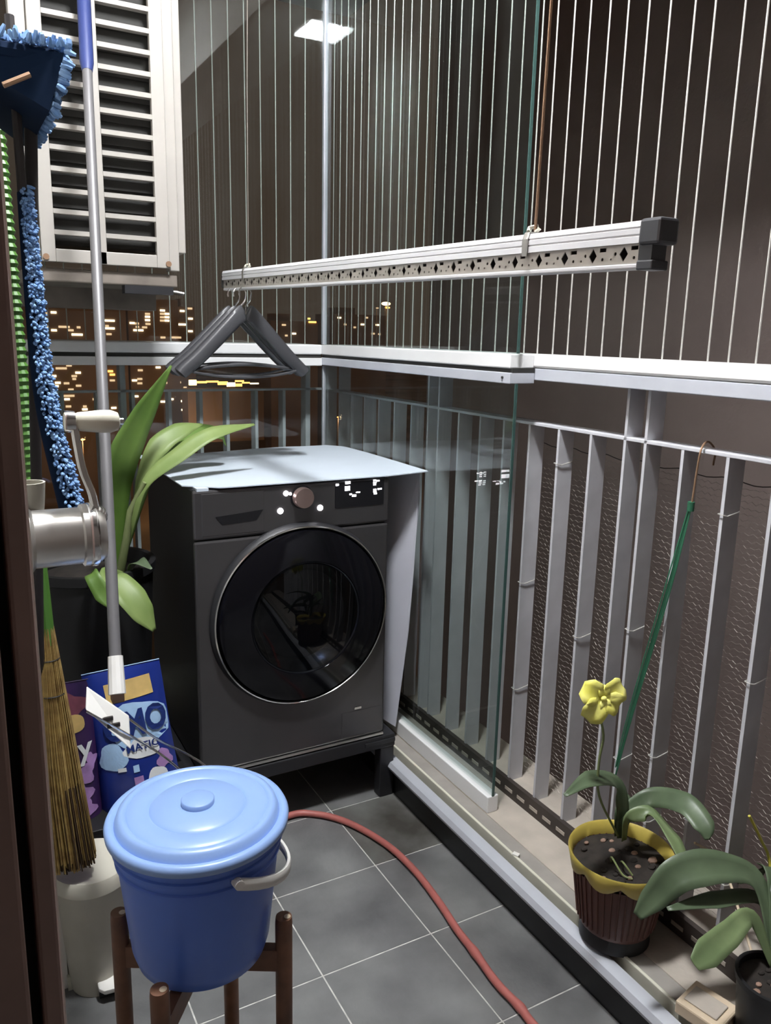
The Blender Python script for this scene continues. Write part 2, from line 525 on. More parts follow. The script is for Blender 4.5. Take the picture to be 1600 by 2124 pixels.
# ------------------------------------------------------------------ glass
def panel(label, a, b, ch=None, edge=None):
    t = thing('glass_panel', label, 'glass panel')
    MB().box(a, b).build('pane', 'pane_glass', t)
    if ch:
        MB().box(*ch).build('bottom_channel', 'rail_white', t, bevel=0.003)
    if edge:
        MB().box(*edge).build('polished_edge', 'glass_edge', t)
    return t
GE = 1.660
panel('lower glass panel standing in a white channel between washing machine and slatted railing', (GX, GE + 0.003, 0.16), (GX + 0.008, GY - 0.002, 1.364),
      ((0.080, GE, 0.134), (0.118, GY - 0.03, 0.186)), ((GX, GE, 0.184), (GX + 0.008, GE + 0.003, 1.364)))
panel('upper glass panel above the hand rail, beside the vertical cables', (GX, GE + 0.003, 1.441), (GX + 0.008, GY - 0.002, 2.80), None,
      ((GX, GE, 1.441), (GX + 0.008, GE + 0.003, 2.80)))
panel('lower far glass panel behind the washing machine, city lights below the rail', (-1.135, GY, 0.134), (GX - 0.004, GY + 0.008, 1.361))
panel('upper far glass panel above the far rail, reflecting the ceiling lamp', (-1.135, GY, 1.441), (GX - 0.004, GY + 0.008, 2.80))
cp = thing('corner_post', 'slim pale aluminium post where the two glass panels meet', 'post')
MB().box((GX - 0.006, GY - 0.006, 1.441), (GX + 0.010, GY + 0.010, 2.80)).build('upper_post', 'alu', cp, bevel=0.001)
MB().box((GX - 0.004, GY - 0.004, 0.134), (GX + 0.008, GY + 0.008, 1.361)).build('lower_post', 'alu', cp, bevel=0.001)

# ------------------------------------------------------------------ vertical safety cables
sc1 = thing('safety_cable_screen', 'vertical steel safety cables rising from the white hand rail', 'cable screen')
yc = [1.909, 1.855, 1.791, 1.737, 1.666, 1.612, 1.554, 1.501, 1.440, 1.386, 1.327, 1.270, 1.208, 1.160, 1.093, 1.045, 0.985, 0.935, 0.88, 0.82, 0.77, 0.71, 0.66, 0.60, 0.55, 0.49, 0.44, 0.38, 0.33, 0.27]
yc += [1.963 + 0.054 * i for i in range(17)]
c0 = None
for y in yc:
    if c0 is None:
        c0 = MB().tube([(0, 0, 1.441), (0, 0, 2.80)], 0.0020, 6).build('cable', 'cable_steel', sc1, loc=(0.18, y * 1.045, 0))
    else:
        inst(c0, 'cable', sc1, (0.18, y * 1.045, 0))
sc2 = thing('safety_cable_screen', 'vertical safety cables behind the far glass', 'cable screen')
for i in range(19):
    inst(c0, 'cable', sc2, (0.06 - 0.058 * i, GY + 0.10, 0))

# ------------------------------------------------------------------ neighbouring wall and the city
struct('wall_outside', MB().box((2.0, -4, -30), (2.6, 5.17, 12)), 'outer_wall', 'brown rendered wall of the neighbouring building', 'wall')
struct('ground', MB().box((-900, 20, -62), (900, 1500, -60)), 'city_ground', 'dark city ground far below', 'ground')
GZ = -60.0
def tower(label, u0, u1, ztop, y, depth, lights, sky=None):
    x0, x1 = u0, u1
    t = thing('apartment_tower', label, 'building', 'distant apartment towers', ((x0 + x1) / 2, y, GZ))
    cx = (x0 + x1) / 2
    MB().box((x0 - cx, 0, 0), (x1 - cx, depth, ztop - GZ)).build('body', 'tower', t)
    MB().box((x0 - cx + 3, 3, ztop - GZ), (x0 - cx + 0.45 * (x1 - x0), depth * .6, ztop - GZ + 3)).build('roof_house', 'tower', t)
    src = {}
    for (p, w, kind) in lights:
        key = (w, kind)
        loc = (p[0] - cx, -0.15, p[2] - GZ)
        if key not in src:
            ww = {0: 0.6, 1: 0.9, 2: 1.8}[w]
            o = MB().box((-ww, -0.1, -0.36), (ww, 0.1, 0.36)).build('window', {0: 'win_dim', 1: 'win_warm', 2: 'win_warm', 3: 'win_orange'}[kind if kind in (0, 1, 2, 3) else 1], t, loc=loc)
            src[key] = o
        else:
            inst(src[key], 'window', t, loc)
    return t
tower('wide dark apartment tower with scattered lit windows behind the blue mop fringe', 23, 48.7, 10.5, 300, 18, [
    ((29.711, 300.000, 6.399), 1, 1), ((31.837, 300.000, 6.627), 0, 0), ((34.438, 300.000, 6.873), 1, 1), ((29.269, 300.000, 1.949), 2, 3), ((31.846, 300.000, 2.014), 0, 0), ((37.537, 300.000, 2.156), 2, 0),
    ((42.224, 300.000, 2.111), 0, 0), ((34.224, 300.000, 0.950), 1, 1), ((39.652, 300.000, 1.076), 1, 0), ((41.611, 300.000, -0.345), 2, 1), ((31.946, 300.000, -10.892), 1, 0), ((35.760, 300.000, -11.866), 2, 0),
    ((38.325, 300.000, -10.874), 1, 0), ((41.188, 300.000, -13.354), 1, 1), ((33.110, 300.000, -14.491), 1, 1), ((39.851, 300.000, -14.514), 1, 0), ((39.793, 300.000, -15.511), 0, 0), ((34.367, 300.000, -16.804), 1, 1),
    ((37.177, 300.000, -16.991), 1, 0), ((32.740, 300.000, -17.946), 2, 1), ((41.092, 300.000, -17.857), 1, 0), ((38.471, 300.000, -19.167), 1, 0), ((37.710, 300.000, -21.330), 2, 0), ((37.009, 300.000, -22.490), 1, 1),
    ((37.335, 300.000, -25.012), 1, 0), ((42.718, 300.000, -26.146), 1, 1), ((46.156, 300.000, -22.646), 0, 0), ((42.774, 300.000, -25.128), 0, 0)])
tower('narrow apartment tower showing a few lit floors just past the grey mop pole', 51, 59.3, 8.5, 305, 16, [
    ((53.511, 305.000, 4.735), 2, 1), ((53.378, 305.000, 2.044), 2, 1), ((53.111, 305.000, 0.017), 1, 0), ((52.960, 305.000, -13.101), 1, 3), ((53.573, 305.000, -14.307), 1, 3), ((57.468, 305.000, -14.317), 0, 0),
    ((53.471, 305.000, -16.379), 1, 0), ((53.494, 305.000, -26.311), 1, 1), ((52.591, 305.000, 2.865), 0, 0)])
tower('tall apartment tower with stacked columns of lit windows above the far rail', 61, 79.5, 13, 310, 20, [
    ((64.053, 310.000, 10.408), 1, 1), ((65.427, 310.000, 10.114), 1, 0), ((64.167, 310.000, 9.037), 1, 0), ((62.395, 310.000, 4.154), 1, 1), ((63.949, 310.000, 4.023), 1, 0), ((64.245, 310.000, 2.817), 0, 0),
    ((66.862, 310.000, 2.708), 1, 0), ((64.541, 310.000, 1.607), 2, 1), ((68.117, 310.000, 7.615), 1, 0), ((68.075, 310.000, 6.572), 1, 1), ((68.025, 310.000, 5.353), 1, 1), ((68.144, 310.000, 3.962), 1, 0),
    ((64.619, 310.000, -12.990), 1, 0), ((62.345, 310.000, -16.719), 1, 1), ((64.306, 310.000, -16.195), 1, 0), ((64.238, 310.000, -17.803), 1, 0), ((62.616, 310.000, -22.624), 1, 1), ((73.659, 310.000, 9.019), 1, 1), ((73.614, 310.000, 7.794), 1, 0), ((75.228, 310.000, 7.846), 1, 1),
    ((73.568, 310.000, 6.566), 1, 0), ((75.183, 310.000, 6.615), 1, 1), ((73.523, 310.000, 5.336), 1, 0), ((75.139, 310.000, 5.383), 1, 1), ((73.473, 310.000, -0.838), 1, 0), ((78.550, 310.000, -0.742), 2, 0),
    ((71.258, 310.000, -11.913), 1, 1), ((73.577, 310.000, -17.693), 1, 0), ((69.861, 310.000, -24.737), 1, 0), ((72.586, 310.000, -24.788), 1, 1), ((75.735, 310.000, -23.927), 1, 1)])
tower('slim apartment tower with three bright windows in one column under the white grille', 80.5, 88.5, 11, 320, 16, [
    ((83.720, 320.000, 9.343), 1, 1), ((86.783, 320.000, 10.364), 1, 0), ((86.857, 320.000, 6.511), 1, 1), ((86.712, 320.000, 1.705), 1, 1), ((83.176, 320.000, 4.201), 2, 1), ((82.208, 320.000, -25.578), 2, 1),
    ((81.683, 320.000, -18.164), 0, 0), ((83.920, 320.000, -20.268), 0, 0), ((83.062, 320.000, -29.043), 1, 1), ((75.393, 320.000, -29.433), 2, 0), ((78.175, 320.000, -31.411), 0, 0)])
tower('low distant block with faint lights between hanger and corner post', 124, 146, 7, 330, 20, [
    ((130.034, 330.000, 5.255), 1, 0), ((134.696, 330.000, 1.717), 1, 1), ((131.121, 330.000, 0.829), 0, 0), ((143.305, 330.000, 6.833), 2, 3), ((141.704, 330.000, 8.219), 0, 3)])
tower('distant block with sparse lights seen through the side glass', 158, 186, 11, 340, 20, [
    ((161.100, 340.000, 9.301), 1, 1), ((175.252, 340.000, 9.730), 0, 0), ((164.077, 340.000, 6.373), 0, 0), ((173.040, 340.000, 6.611), 1, 1), ((169.052, 340.000, 5.200), 0, 0), ((180.929, 340.000, 6.599), 1, 1), ((178.709, 340.000, 2.571), 1, 0), ((182.057, 340.000, 2.420), 0, 0)])
# stand-in for the orange plaza glow, then seen and added lamps
plaza_ob = thing('plaza_standin', 'low block with emissive boxes standing in for the orange lit plaza', 'building', None, (88.170, 280.000, -17.019))
MB().box((-14, 0, -20), (14, 8, -1.2)).build('body', 'tower', plaza_ob)
for i, (dx, dz, w, hgt, em) in enumerate(((-12.2, 1.2, 1.3, 0.9, 'street_glow'), (-9.0, 1.3, 1.8, 0.35, 'win_orange'), (-5.2, 1.5, 2.2, 0.3, 'win_orange'), (-1.4, 0.9, 1.8, 0.6, 'win_orange'),
                                       (1.6, 0.4, 1.5, 0.7, 'street_glow'), (4.4, 0.2, 1.3, 0.5, 'win_orange'), (7.2, 1.0, 1.4, 0.25, 'win_orange'), (10.4, 0.7, 1.6, 0.25, 'win_warm'), (4.8, 1.6, 1.6, 0.3, 'win_orange'))):
    MB().box((dx - w, -0.4, dz - hgt), (dx + w, 0.1, dz + hgt)).build('plaza_glow', em, plaza_ob)  # emissive boxes stand in for the orange lamp cluster and lit plaza
def street_or_fill_lamp(label, p, r, em, watts=0):
    t = thing('street_or_fill_lamp', label, 'street lamp', 'distant street lamps', p)
    MB().tube([(0, 0.4, -18), (0, 0.4, 0), (0, 0, 0.4)], 0.12, 6).build('pole', 'tower', t)
    MB().ball((0, 0, 0), r, 10, 6, (1.6, 1, 0.55)).build('lamp_head', em, t)
    if watts:
        ld_ = bpy.data.lights.new('tower_fill_light', 'POINT'); ld_.energy = watts; ld_.color = (1.0, 0.58, 0.28); ld_.shadow_soft_size = 1.0  # added point light brightening the tower fronts, no such lamp seen
        lo = bpy.data.objects.new('tower_fill_light', ld_); COL.objects.link(lo); lo.parent = t; lo.location = (0, -1.5, 0.2)
street_or_fill_lamp('bright street lamp hanging in the haze past the corner post', (141.440, 260.000, 12.905), 1.15, 'street_glow')
street_or_fill_lamp('smaller street lamp just below the bright one', (143.170, 262.000, 11.662), 0.7, 'win_orange')
street_or_fill_lamp('faint lamp in the haze beside the bright street lamp', (140.615, 265.000, 11.456), 0.4, 'win_dim')

street_or_fill_lamp('added fill lamp in front of the wide dark tower', (36, 262, -32), 0.5, 'win_orange', 5200)  # this lamp and the next two are added to lift the dark towers
street_or_fill_lamp('added fill lamp in front of the tall tower with stacked windows', (72, 268, -34), 0.5, 'win_orange', 5200)
street_or_fill_lamp('added fill lamp before the low block between hanger and post', (135, 285, -30), 0.5, 'win_orange', 4200)

# ------------------------------------------------------------------ ceiling lamp
lp = thing('ceiling_lamp', 'square white ceiling lamp lighting the balcony', 'lamp', None, LAMP)
MB().box((-0.135, -0.135, 0.0), (0.135, 0.135, 0.03)).build('housing', 'white_plastic', lp)
MB().box((-0.12, -0.12, -0.012), (0.12, 0.12, -0.001)).build('diffuser', 'lamp_glow', lp)

# ================================================================== WASHING MACHINE
WX0, WX1, WY, WZ = -0.642, -0.046, 2.060, 0.224
def washing_machine():
    t = thing('washing_machine', 'dark graphite front loading washing machine with large black round door', 'washing machine', None, ((WX0 + WX1) / 2, 2.33, WZ))
    ox, oy, oz = t.location
    def B(a, b):
        return MB().box((a[0] - ox, a[1] - oy, a[2] - oz), (b[0] - ox, b[1] - oy, b[2] - oz))
    B((WX0 + 0.004, WY + 0.012, WZ), (WX1 - 0.004, 2.62, 1.066)).build('body', 'wm_dark', t, bevel=0.006)
    B((WX0, WY, WZ + 0.012), (WX1, WY + 0.014, 0.925)).build('front_panel', 'graphite', t, bevel=0.008)
    cp = B((WX0, WY, 0.929), (WX1, WY + 0.014, 1.064)).build('control_panel', 'graphite', t, bevel=0.006)
    # drawer with a recessed grip
    dr = B((WX0 + 0.022, WY - 0.001, 0.937), (WX0 + 0.200, WY + 0.004, 1.056)).build('drawer', 'graphite', t, bevel=0.003)
    pr = [(WX0 + 0.060, 0.990), (WX0 + 0.196, 1.000), (WX0 + 0.176, 0.972), (WX0 + 0.078, 0.966)]
    m = MB(); m.add([(x - ox, WY - 0.0022 - oy, z - oz) for x, z in pr] + [(x - ox, WY + 0.002 - oy, z - oz) for x, z in pr], [(0, 1, 2, 3), (4, 7, 6, 5), (0, 4, 5, 1), (1, 5, 6, 2), (2, 6, 7, 3), (3, 7, 4, 0)])
    m.build('grip_recess', 'wm_black', dr)
    def disc(c, r, d0, d1, nm, mt, par, n=28):
        M = along((c[0] - ox, WY - oy - d0, c[1] - oz), (c[0] - ox, WY - oy - d1, c[1] - oz))
        L = d1 - d0
        return MB().lathe([(0.0001, 0), (r, 0), (r, L * .75), (r * .93, L), (0.0001, L)], n, M).build(nm, mt, par, smooth=True)
    kc = (-0.330, 2.060, 1.026)
    kn = disc((kc[0], kc[2]), 0.030, 0.0, 0.024, 'knob', 'knob_rose', t)
    disc((kc[0], kc[2]), 0.034, -0.001, 0.004, 'knob_ring', 'wm_black', kn)
    for p, r in (((-0.378, 2.040, 1.040), 0.0075), ((-0.365, 2.030, 1.038), 0.004), ((-0.395, 2.060, 0.991), 0.0085), ((-0.273, 2.060, 0.990), 0.0085)):
        disc((p[0], p[2]), r, 0.0, 0.003, 'button_light', 'led', t, 12)
    d0 = (-0.226, 2.060, 0.998); d1 = (-0.068, 2.060, 1.061)
    dp = B((d0[0], WY - 0.002, 0.985), (d1[0] + 0.003, WY + 0.004, 1.060)).build('display', 'wm_black', t)
    for (u0, u1, w, h) in (((-0.220, 2.060, 1.054), 0, 6, 4), ((-0.186, 2.060, 1.058), 0, 11, 5), ((-0.187, 2.060, 1.041), 0, 11, 9), ((-0.176, 2.060, 1.023), 0, 5, 3), ((-0.165, 2.060, 1.018), 0, 9, 4), ((-0.152, 2.060, 1.027), 0, 9, 2),
                          ((-0.097, 2.060, 1.059), 0, 6, 2.5), ((-0.087, 2.060, 1.057), 0, 8, 2.5), ((-0.097, 2.060, 1.052), 0, 7, 2.5), ((-0.097, 2.060, 1.046), 0, 6, 2.5), ((-0.096, 2.060, 1.031), 0, 7, 2.5), ((-0.080, 2.060, 1.032), 0, 9, 3),
                          ((-0.096, 2.060, 1.025), 0, 7, 2.5), ((-0.094, 2.060, 1.019), 0, 7, 2.5)):
        x, _, z = u0
        w *= 0.00072; h *= 0.00072
        B((x - w, WY - 0.003, z - h), (x + w, WY - 0.002, z + h)).build('display_segment', 'led', dp)
    # door
    dc = V(-0.329 - ox, WY - oy, 0.676 - oz)
    M = Matrix.Translation(dc) @ Matrix.Rotation(R(90), 4, 'X')
    dm = bpy.data.objects.new('door', None); COL.objects.link(dm); dm.parent = t; dm.empty_display_size = 0.05
    MB().lathe([(0.278, -0.002), (0.276, 0.012), (0.268, 0.020), (0.262, 0.016), (0.262, -0.002)], 96, M, closed=True).build('outer_ring', 'wm_dark', dm, smooth=True)
    MB().lathe([(0.2705, 0.012), (0.2690, 0.0225), (0.2655, 0.0245), (0.2625, 0.021), (0.262, 0.012)], 96, M, closed=True).build('chrome_trim', 'chrome', dm, smooth=True)
    MB().lathe([(0.262, 0.012), (0.256, 0.026), (0.22, 0.036), (0.170, 0.040), (0.165, 0.030), (0.165, 0.004)], 96, M).build('black_surround', 'door_black', dm, smooth=True)
    MB().lathe([(0.168, 0.039), (0.165, 0.028), (0.150, 0.004), (0.128, -0.020), (0.122, -0.022), (0.126, -0.01), (0.146, 0.012), (0.160, 0.034)], 80, M, closed=True).build('porthole_bezel', 'bezel_dark', dm, smooth=True)
    MB().lathe([(0.162, 0.0385), (0.12, 0.043), (0.06, 0.046), (0.0001, 0.047)], 80, M).build('outer_glass', 'door_glass', dm, smooth=True)
    MB().lathe([(0.140, 0.0), (0.125, -0.05), (0.09, -0.085), (0.04, -0.10), (0.0001, -0.104)], 64, M).build('glass_bowl', 'door_black', dm, smooth=True)
    # filter flap
    fp = (-0.141, 2.060, 0.338)
    B((fp[0] - 0.055, WY - 0.0015, 0.244), (WX1 - 0.012, WY + 0.002, 0.330)).build('filter_flap', 'graphite', t, bevel=0.002)
    B((fp[0] - 0.012, WY - 0.0035, fp[2] - 0.003), (fp[0] + 0.012, WY - 0.001, fp[2] + 0.004)).build('flap_latch', 'chrome', t)
    B((WX0 + 0.0, WY - 0.003, WZ + 0.004), (WX1 - 0.002, WY + 0.004, WZ + 0.010)).build('foot_trim', 'brushed', t)
    return t
washing_machine()

# plastic cover over the machine
cv = thing('machine_cover', 'pale blue-white plastic sheet covering the washing machine top', 'cover', None, (-0.28, 2.35, 1.068))
nx, ny = 26, 22
vs = []; fs = []
for j in range(ny + 1):
    for i in range(nx + 1):
        a, b = i / nx, j / ny
        x = -0.655 + a * 0.740
        y = 2.052 + b * 0.655
        if a < 0.12: y += (0.12 - a) * 0.55 * (1 - b)
        z = 1.069 + 0.004 * math.sin(a * 7 + b * 3) * b
        if a > 0.82: z += (a - 0.82) * 0.03
        if b > 0.9 and a > 0.85: x -= (a - 0.85) * (b - 0.9) * 3.0
        vs.append(V(x + 0.28, y - 2.35, z - 1.068))
n0 = len(vs)
vs += [p + V(0, 0, 0.003) for p in vs]
w = nx + 1
for j in range(ny):
    for i in range(nx):
        q = (j * w + i, j * w + i + 1, (j + 1) * w + i + 1, (j + 1) * w + i)
        fs.append(tuple(reversed(q))); fs.append(tuple(k + n0 for k in q))
bd = [i for i in range(w)] + [j * w + nx for j in range(1, ny + 1)] + [ny * w + i for i in range(nx - 1, -1, -1)] + [j * w for j in range(ny - 1, 0, -1)]
for k in range(len(bd)):
    a, b = bd[k], bd[(k + 1) % len(bd)]
    fs.append((a, b, b + n0, a + n0))
MB().add(vs, fs).build('top_sheet', 'sheet_white', cv, smooth=True)
# hanging side flap, turned a little outward in front of the gap to the glass
pts = [(-0.043, 2.300, 1.064), (0.084, 2.100, 1.062), (0.092, 2.106, 0.986), (0.086, 2.112, 0.860), (0.085, 2.122, 0.697), (0.083, 2.136, 0.528), (0.074, 2.148, 0.388), (0.060, 2.165, 0.177), (-0.043, 2.300, 0.246)]
m = MB(); k = len(pts)
m.add([V(p) - cv.location for p in pts] + [V(p) + V(0, 0.004, 0) - cv.location for p in pts],
      [tuple(range(k)), tuple(reversed(range(k, 2 * k)))] + [(i, (i + 1) % k, (i + 1) % k + k, i + k) for i in range(k)])
m.build('side_flap', 'flap_white', cv)
MB().box((-0.63 + 0.28, 2.062 - 2.35, -0.006), (-0.598 + 0.28, 2.10 - 2.35, 0.002)).build('corner_fold', 'sheet_white', cv)

# black stand under the machine
bs = thing('machine_stand', 'black steel stand carrying the washing machine', 'stand', None, (-0.34, 2.33, 0))
MB().box((-0.665 + .34, 2.055 - 2.33, 0.178), (-0.004 + .34, 2.62 - 2.33, 0.222)).build('top_frame', 'wm_dark', bs, bevel=0.004)
MB().box((-0.115 + .34, 2.050 - 2.33, 0.196), (-0.006 + .34, 2.056 - 2.33, 0.210)).build('front_clip', 'wm_dark', bs, bevel=0.002)
for x in (-0.655, -0.055):
    for y in (2.060, 2.575):
        MB().box((x + .34, y - 2.33, 0), (x + 0.05 + .34, y + 0.04 - 2.33, 0.178)).build('leg', 'wm_dark', bs, bevel=0.003)
MB().box((-0.655 + .34, 2.30 - 2.33, 0.06), (-0.02 + .34, 2.33 - 2.33, 0.178)).build('back_board', 'wm_dark', bs)

# ================================================================== DRYING RACK, HANGERS
RK = V(-0.40, 1.611, 1.613)
sl = math.atan2(0.036, 1.752)
def rk(name):
    t = thing(name, 'white perforated aluminium clothes drying bar hanging across the balcony', 'drying bar', None, RK)
    t.rotation_euler = (sl, 0, 0)
    y0, y1 = -0.838, 0.872
    m = MB()
    pf = [(-0.016, 0.003), (-0.016, 0.011), (-0.0145, 0.012), (-0.0145, 0.013), (-0.016, 0.014), (-0.016, 0.020), (-0.0145, 0.021), (-0.0145, 0.022), (-0.016, 0.023), (-0.013, 0.030), (0.013, 0.030), (0.016, 0.023), (0.016, 0.003)]
    n = len(pf)
    m.add([V(x, y0, z) for x, z in pf] + [V(x, y1, z) for x, z in pf], [(i, (i + 1) % n, (i + 1) % n + n, i + n) for i in range(n)] + [tuple(range(n)), tuple(reversed(range(n, 2 * n)))])
    m.build('upper_profile', 'bar_white', t)
    # perforated web: plates with real holes
    pitch = 0.057
    web = MB(); back = MB()
    c = [(math.cos(2 * PI * q / 8), math.sin(2 * PI * q / 8)) for q in range(8)]
    h0, h1 = -0.021, 0.003
    hm = (h0 + h1) / 2
    i = 0; y = y0
    # local plate coordinates: (along bar, height); mapped to x = face
    Mf = Matrix(((0, 0, 1, 0), (1, 0, 0, 0), (0, 1, 0, 0), (0, 0, 0, 1)))
    while y + pitch <= y1 + 1e-6:
        a = y
        holes = [
            [(a + .0285 + dx * .0075, hm + dy * .0095) for dx, dy in ((-1, 0), (-.45, -.55), (0, -1), (.45, -.55), (1, 0), (.45, .55), (0, 1), (-.45, .55))],
            [(a + .004, hm + .0045), (a + .016, hm + .0045), (a + .016, hm + .0095), (a + .004, hm + .0095)],
            [(a + .010 + cx * .0022, hm - .005 + cy * .0022) for cx, cy in c],
            [(a + .0435 + cx * .0024, hm + .001 + cy * .0024) for cx, cy in c],
            [(a + .051 + cx * .0016, hm - .0055 + cy * .0016) for cx, cy in c],
        ]
        web.plate([(a, h0), (a + pitch, h0), (a + pitch, h1), (a, h1)], holes, -0.0115, -0.0102, Mf)
        y += pitch; i += 1
    ye = y
    web.build('perforated_web', 'bar_web', t)
    MB().box((0.0102, y0, h0), (0.0115, ye, h1)).build('rear_web', 'web_shade', t)  # rear plate coloured dark to paint the shade inside the bar
    MB().box((-0.0125, y0, -0.028), (0.0125, y1, -0.021)).build('lower_flange', 'bar_white', t, bevel=0.002)
    ec = MB().box((-0.017, y0 - 0.034, 0.000), (0.017, y0 + 0.001, 0.032)).build('end_cap', 'hanger_black', t, bevel=0.004)
    MB().box((-0.0125, y0 - 0.020, -0.024), (0.0125, y0 + 0.002, 0.002)).build('cap_neck', 'hanger_black', ec)
    MB().box((-0.0145, y0 - 0.024, -0.030), (0.0145, y0 + 0.003, -0.018)).build('cap_foot', 'hanger_black', ec, bevel=0.002)
    MB().box((-0.016, y1 - 0.001, -0.02), (0.014, y1 + 0.012, 0.024)).build('far_cap', 'ac_grey', t, bevel=0.004)
    for yy in (1.000 - 1.611, 2.285 - 1.611):
        st = MB().sweep([(-0.0175, yy, -0.002), (-0.0180, yy, 0.022), (-0.0145, yy, 0.0315), (0.0, yy, 0.0325), (0.0145, yy, 0.0315), (0.018, yy, 0.022), (0.0175, yy, -0.002)], (0, 1, 0), 0.006, 0.0012)
        s0 = st.build('strap', 'brushed', t)
        MB().tube([(-0.010, yy + 0.004, 0.034), (-0.004, yy + 0.010, 0.040), (0.003, yy, 0.043), (0.003, yy - 0.006, 0.038), (0.0, yy, 0.034)], 0.003, 8).build('buckle', 'cream', s0, smooth=True)
        MB().tube([(0.0, yy, 0.036), (0.0, yy + 0.001, 0.5), (0.0, yy - 0.028, 1.43)], 0.0022 if yy < 0 else 0.0012, 6).build('lifting_cord', 'rust_wire' if yy < 0 else 'mesh_wire', t)
    return t
rk('drying_bar')

def hanger(label, y, rz, dz):
    t = thing('coat_hanger', label, 'hanger', 'black coat hangers on the drying bar', (-0.40, y, 1.604 + dz))
    t.rotation_euler = (0, 0, rz)
    # hook
    arc = [(0.0 + 0.019 * math.cos(a), 0, -0.014 + 0.019 * math.sin(a)) for a in [R(d) for d in range(205, -1, -25)]]
    arc += [(0.014, 0, -0.034), (0.002, 0, -0.050), (0, 0, -0.075)]
    MB().tube(spline(arc, 3), 0.0028, 8).build('hook', 'chrome', t, smooth=True)
    # body: two broad sloping shoulders meeting at the neck
    for s in (-1, 1):
        pth = spline([(s * 0.006, 0, -0.068), (s * 0.022, 0, -0.078), (s * 0.085, 0.003, -0.140), (s * 0.145, 0.008, -0.198), (s * 0.188, 0.014, -0.234), (s * 0.200, 0.016, -0.246)], 4)
        k = len(pth)
        hw = [0.008 + 0.014 * (i / (k - 1)) ** 0.8 for i in range(k)]
        hh = [0.023 - 0.006 * (i / (k - 1)) for i in range(k)]
        hh[0] = 0.016; hw[-1] *= 0.8; hh[-1] *= 0.6
        MB().sweep(pth, (0, 1, 0), hw, hh).build('shoulder', 'hanger_black', t, smooth=True, angle=60)
    pth = spline([(-0.178, 0.010, -0.236), (-0.10, 0.008, -0.225), (0, 0.006, -0.219), (0.10, 0.008, -0.225), (0.178, 0.010, -0.236)], 5)
    MB().sweep(pth, (0, 1, 0), 0.005, 0.0045).build('trouser_bar', 'hanger_black', t, smooth=True, angle=60)
    pth = spline([(-0.165, -0.004, -0.240), (-0.09, -0.006, -0.252), (0, -0.007, -0.256), (0.09, -0.006, -0.251), (0.165, -0.004, -0.238)], 5)
    MB().sweep(pth, (0, 1, 0), 0.003, 0.0035).build('lower_loop', 'hanger_black', t, smooth=True, angle=60)
    return t
hanger('black plastic coat hanger nearest the camera on the drying bar', 2.315, 0.10, 0.0)
hanger('middle one of three black coat hangers on the drying bar', 2.365, -0.06, 0.0)
hanger('black coat hanger nearest the far end of the drying bar', 2.420, 0.04, 0.001)

# ================================================================== AIR CONDITIONER ENCLOSURE (white louvred grille)
GYF = 2.36
def grille():
    t = thing('louvre_grille', 'white two-column louvred metal grille fronting the air conditioner box', 'grille', None, (-0.76, GYF, 1.64))
    ox, oy, oz = t.location
    x0, x1, z0, z1 = -0.940, -0.605, 1.650, 2.795
    def B(a, b): return MB().box((a[0] - ox, a[1] - oy, a[2] - oz), (b[0] - ox, b[1] - oy, b[2] - oz))
    B((x0, GYF, z0), (x0 + 0.035, GYF + 0.02, z1)).build('stile', 'grille_white', t, bevel=0.002)
    B((x1 - 0.035, GYF, z0), (x1, GYF + 0.02, z1)).build('stile', 'grille_white', t, bevel=0.002)
    xm = (x0 + x1) / 2 - 0.012
    B((xm - 0.010, GYF, z0), (xm + 0.010, GYF + 0.02, z1)).build('mullion', 'grille_white', t, bevel=0.002)
    B((x0 + 0.035, GYF, z0), (x1 - 0.035, GYF + 0.02, z0 + 0.034)).build('bottom_rail', 'grille_white', t, bevel=0.002)
    B((x0 - 0.04, GYF + 0.012, z0 - 0.012), (x0, GYF + 0.05, z1)).build('side_frame', 'grille_white', t, bevel=0.003)
    B((x1, GYF + 0.010, z0 - 0.006), (x1 + 0.030, GYF + 0.05, z1)).build('side_frame', 'grille_white', t, bevel=0.003)
    B((x1 + 0.030, GYF + 0.02, z0 + 0.045), (x1 + 0.052, GYF + 0.40, z1)).build('side_return', 'grille_white', t, bevel=0.003)
    z = z0 + 0.034 + 0.042
    bars = None
    i = 0
    for c0, c1 in ((x0 + 0.035, xm - 0.010), (xm + 0.010, x1 - 0.035)):
        z = z0 + 0.076; first = None
        while z < z1:
            if first is None:
                first = MB().box((-(c1 - c0) / 2, 0, -0.006), ((c1 - c0) / 2, 0.022, 0.006)).build('louvre_bar', 'grille_white', t, loc=((c0 + c1) / 2 - ox, 0.0, z - oz))
            else:
                inst(first, 'louvre_bar', t, ((c0 + c1) / 2 - ox, 0.0, z - oz))
            z += 0.0525
    for x in (x0 + 0.01, x1 - 0.004):
        MB().tube([(x - ox, -0.004, z0 + 0.012 - oz), (x - ox, 0.004, z0 + 0.012 - oz)], 0.008, 10).build('corner_bolt', 'rust_wire', t)
    return t
grille()
ac = thing('air_conditioner_box', 'dark air conditioner unit behind the white louvred grille', 'air conditioner', None, (-0.77, 2.60, 1.60))
MB().box((-0.16, -0.16, 0.10), (0.155, 0.16, 1.10)).build('casing', 'ac_grey', ac, bevel=0.01)
for i in range(16):
    MB().box((-0.15, -0.168, 0.14 + i * 0.058), (0.15, -0.160, 0.165 + i * 0.058)).build('fin', 'ac_grey', ac)
MB().box((-0.21, -0.22, 0.0), (0.19, 0.20, 0.035)).build('support_tray', 'ac_under', ac, bevel=0.004)
MB().box((0.04, -0.23, -0.022), (0.175, -0.19, 0.0)).build('bracket', 'wm_dark', ac)
MB().box((-0.21, 0.05, -0.06), (0.19, 0.16, 0.0)).build('rear_beam', 'ac_under', ac)
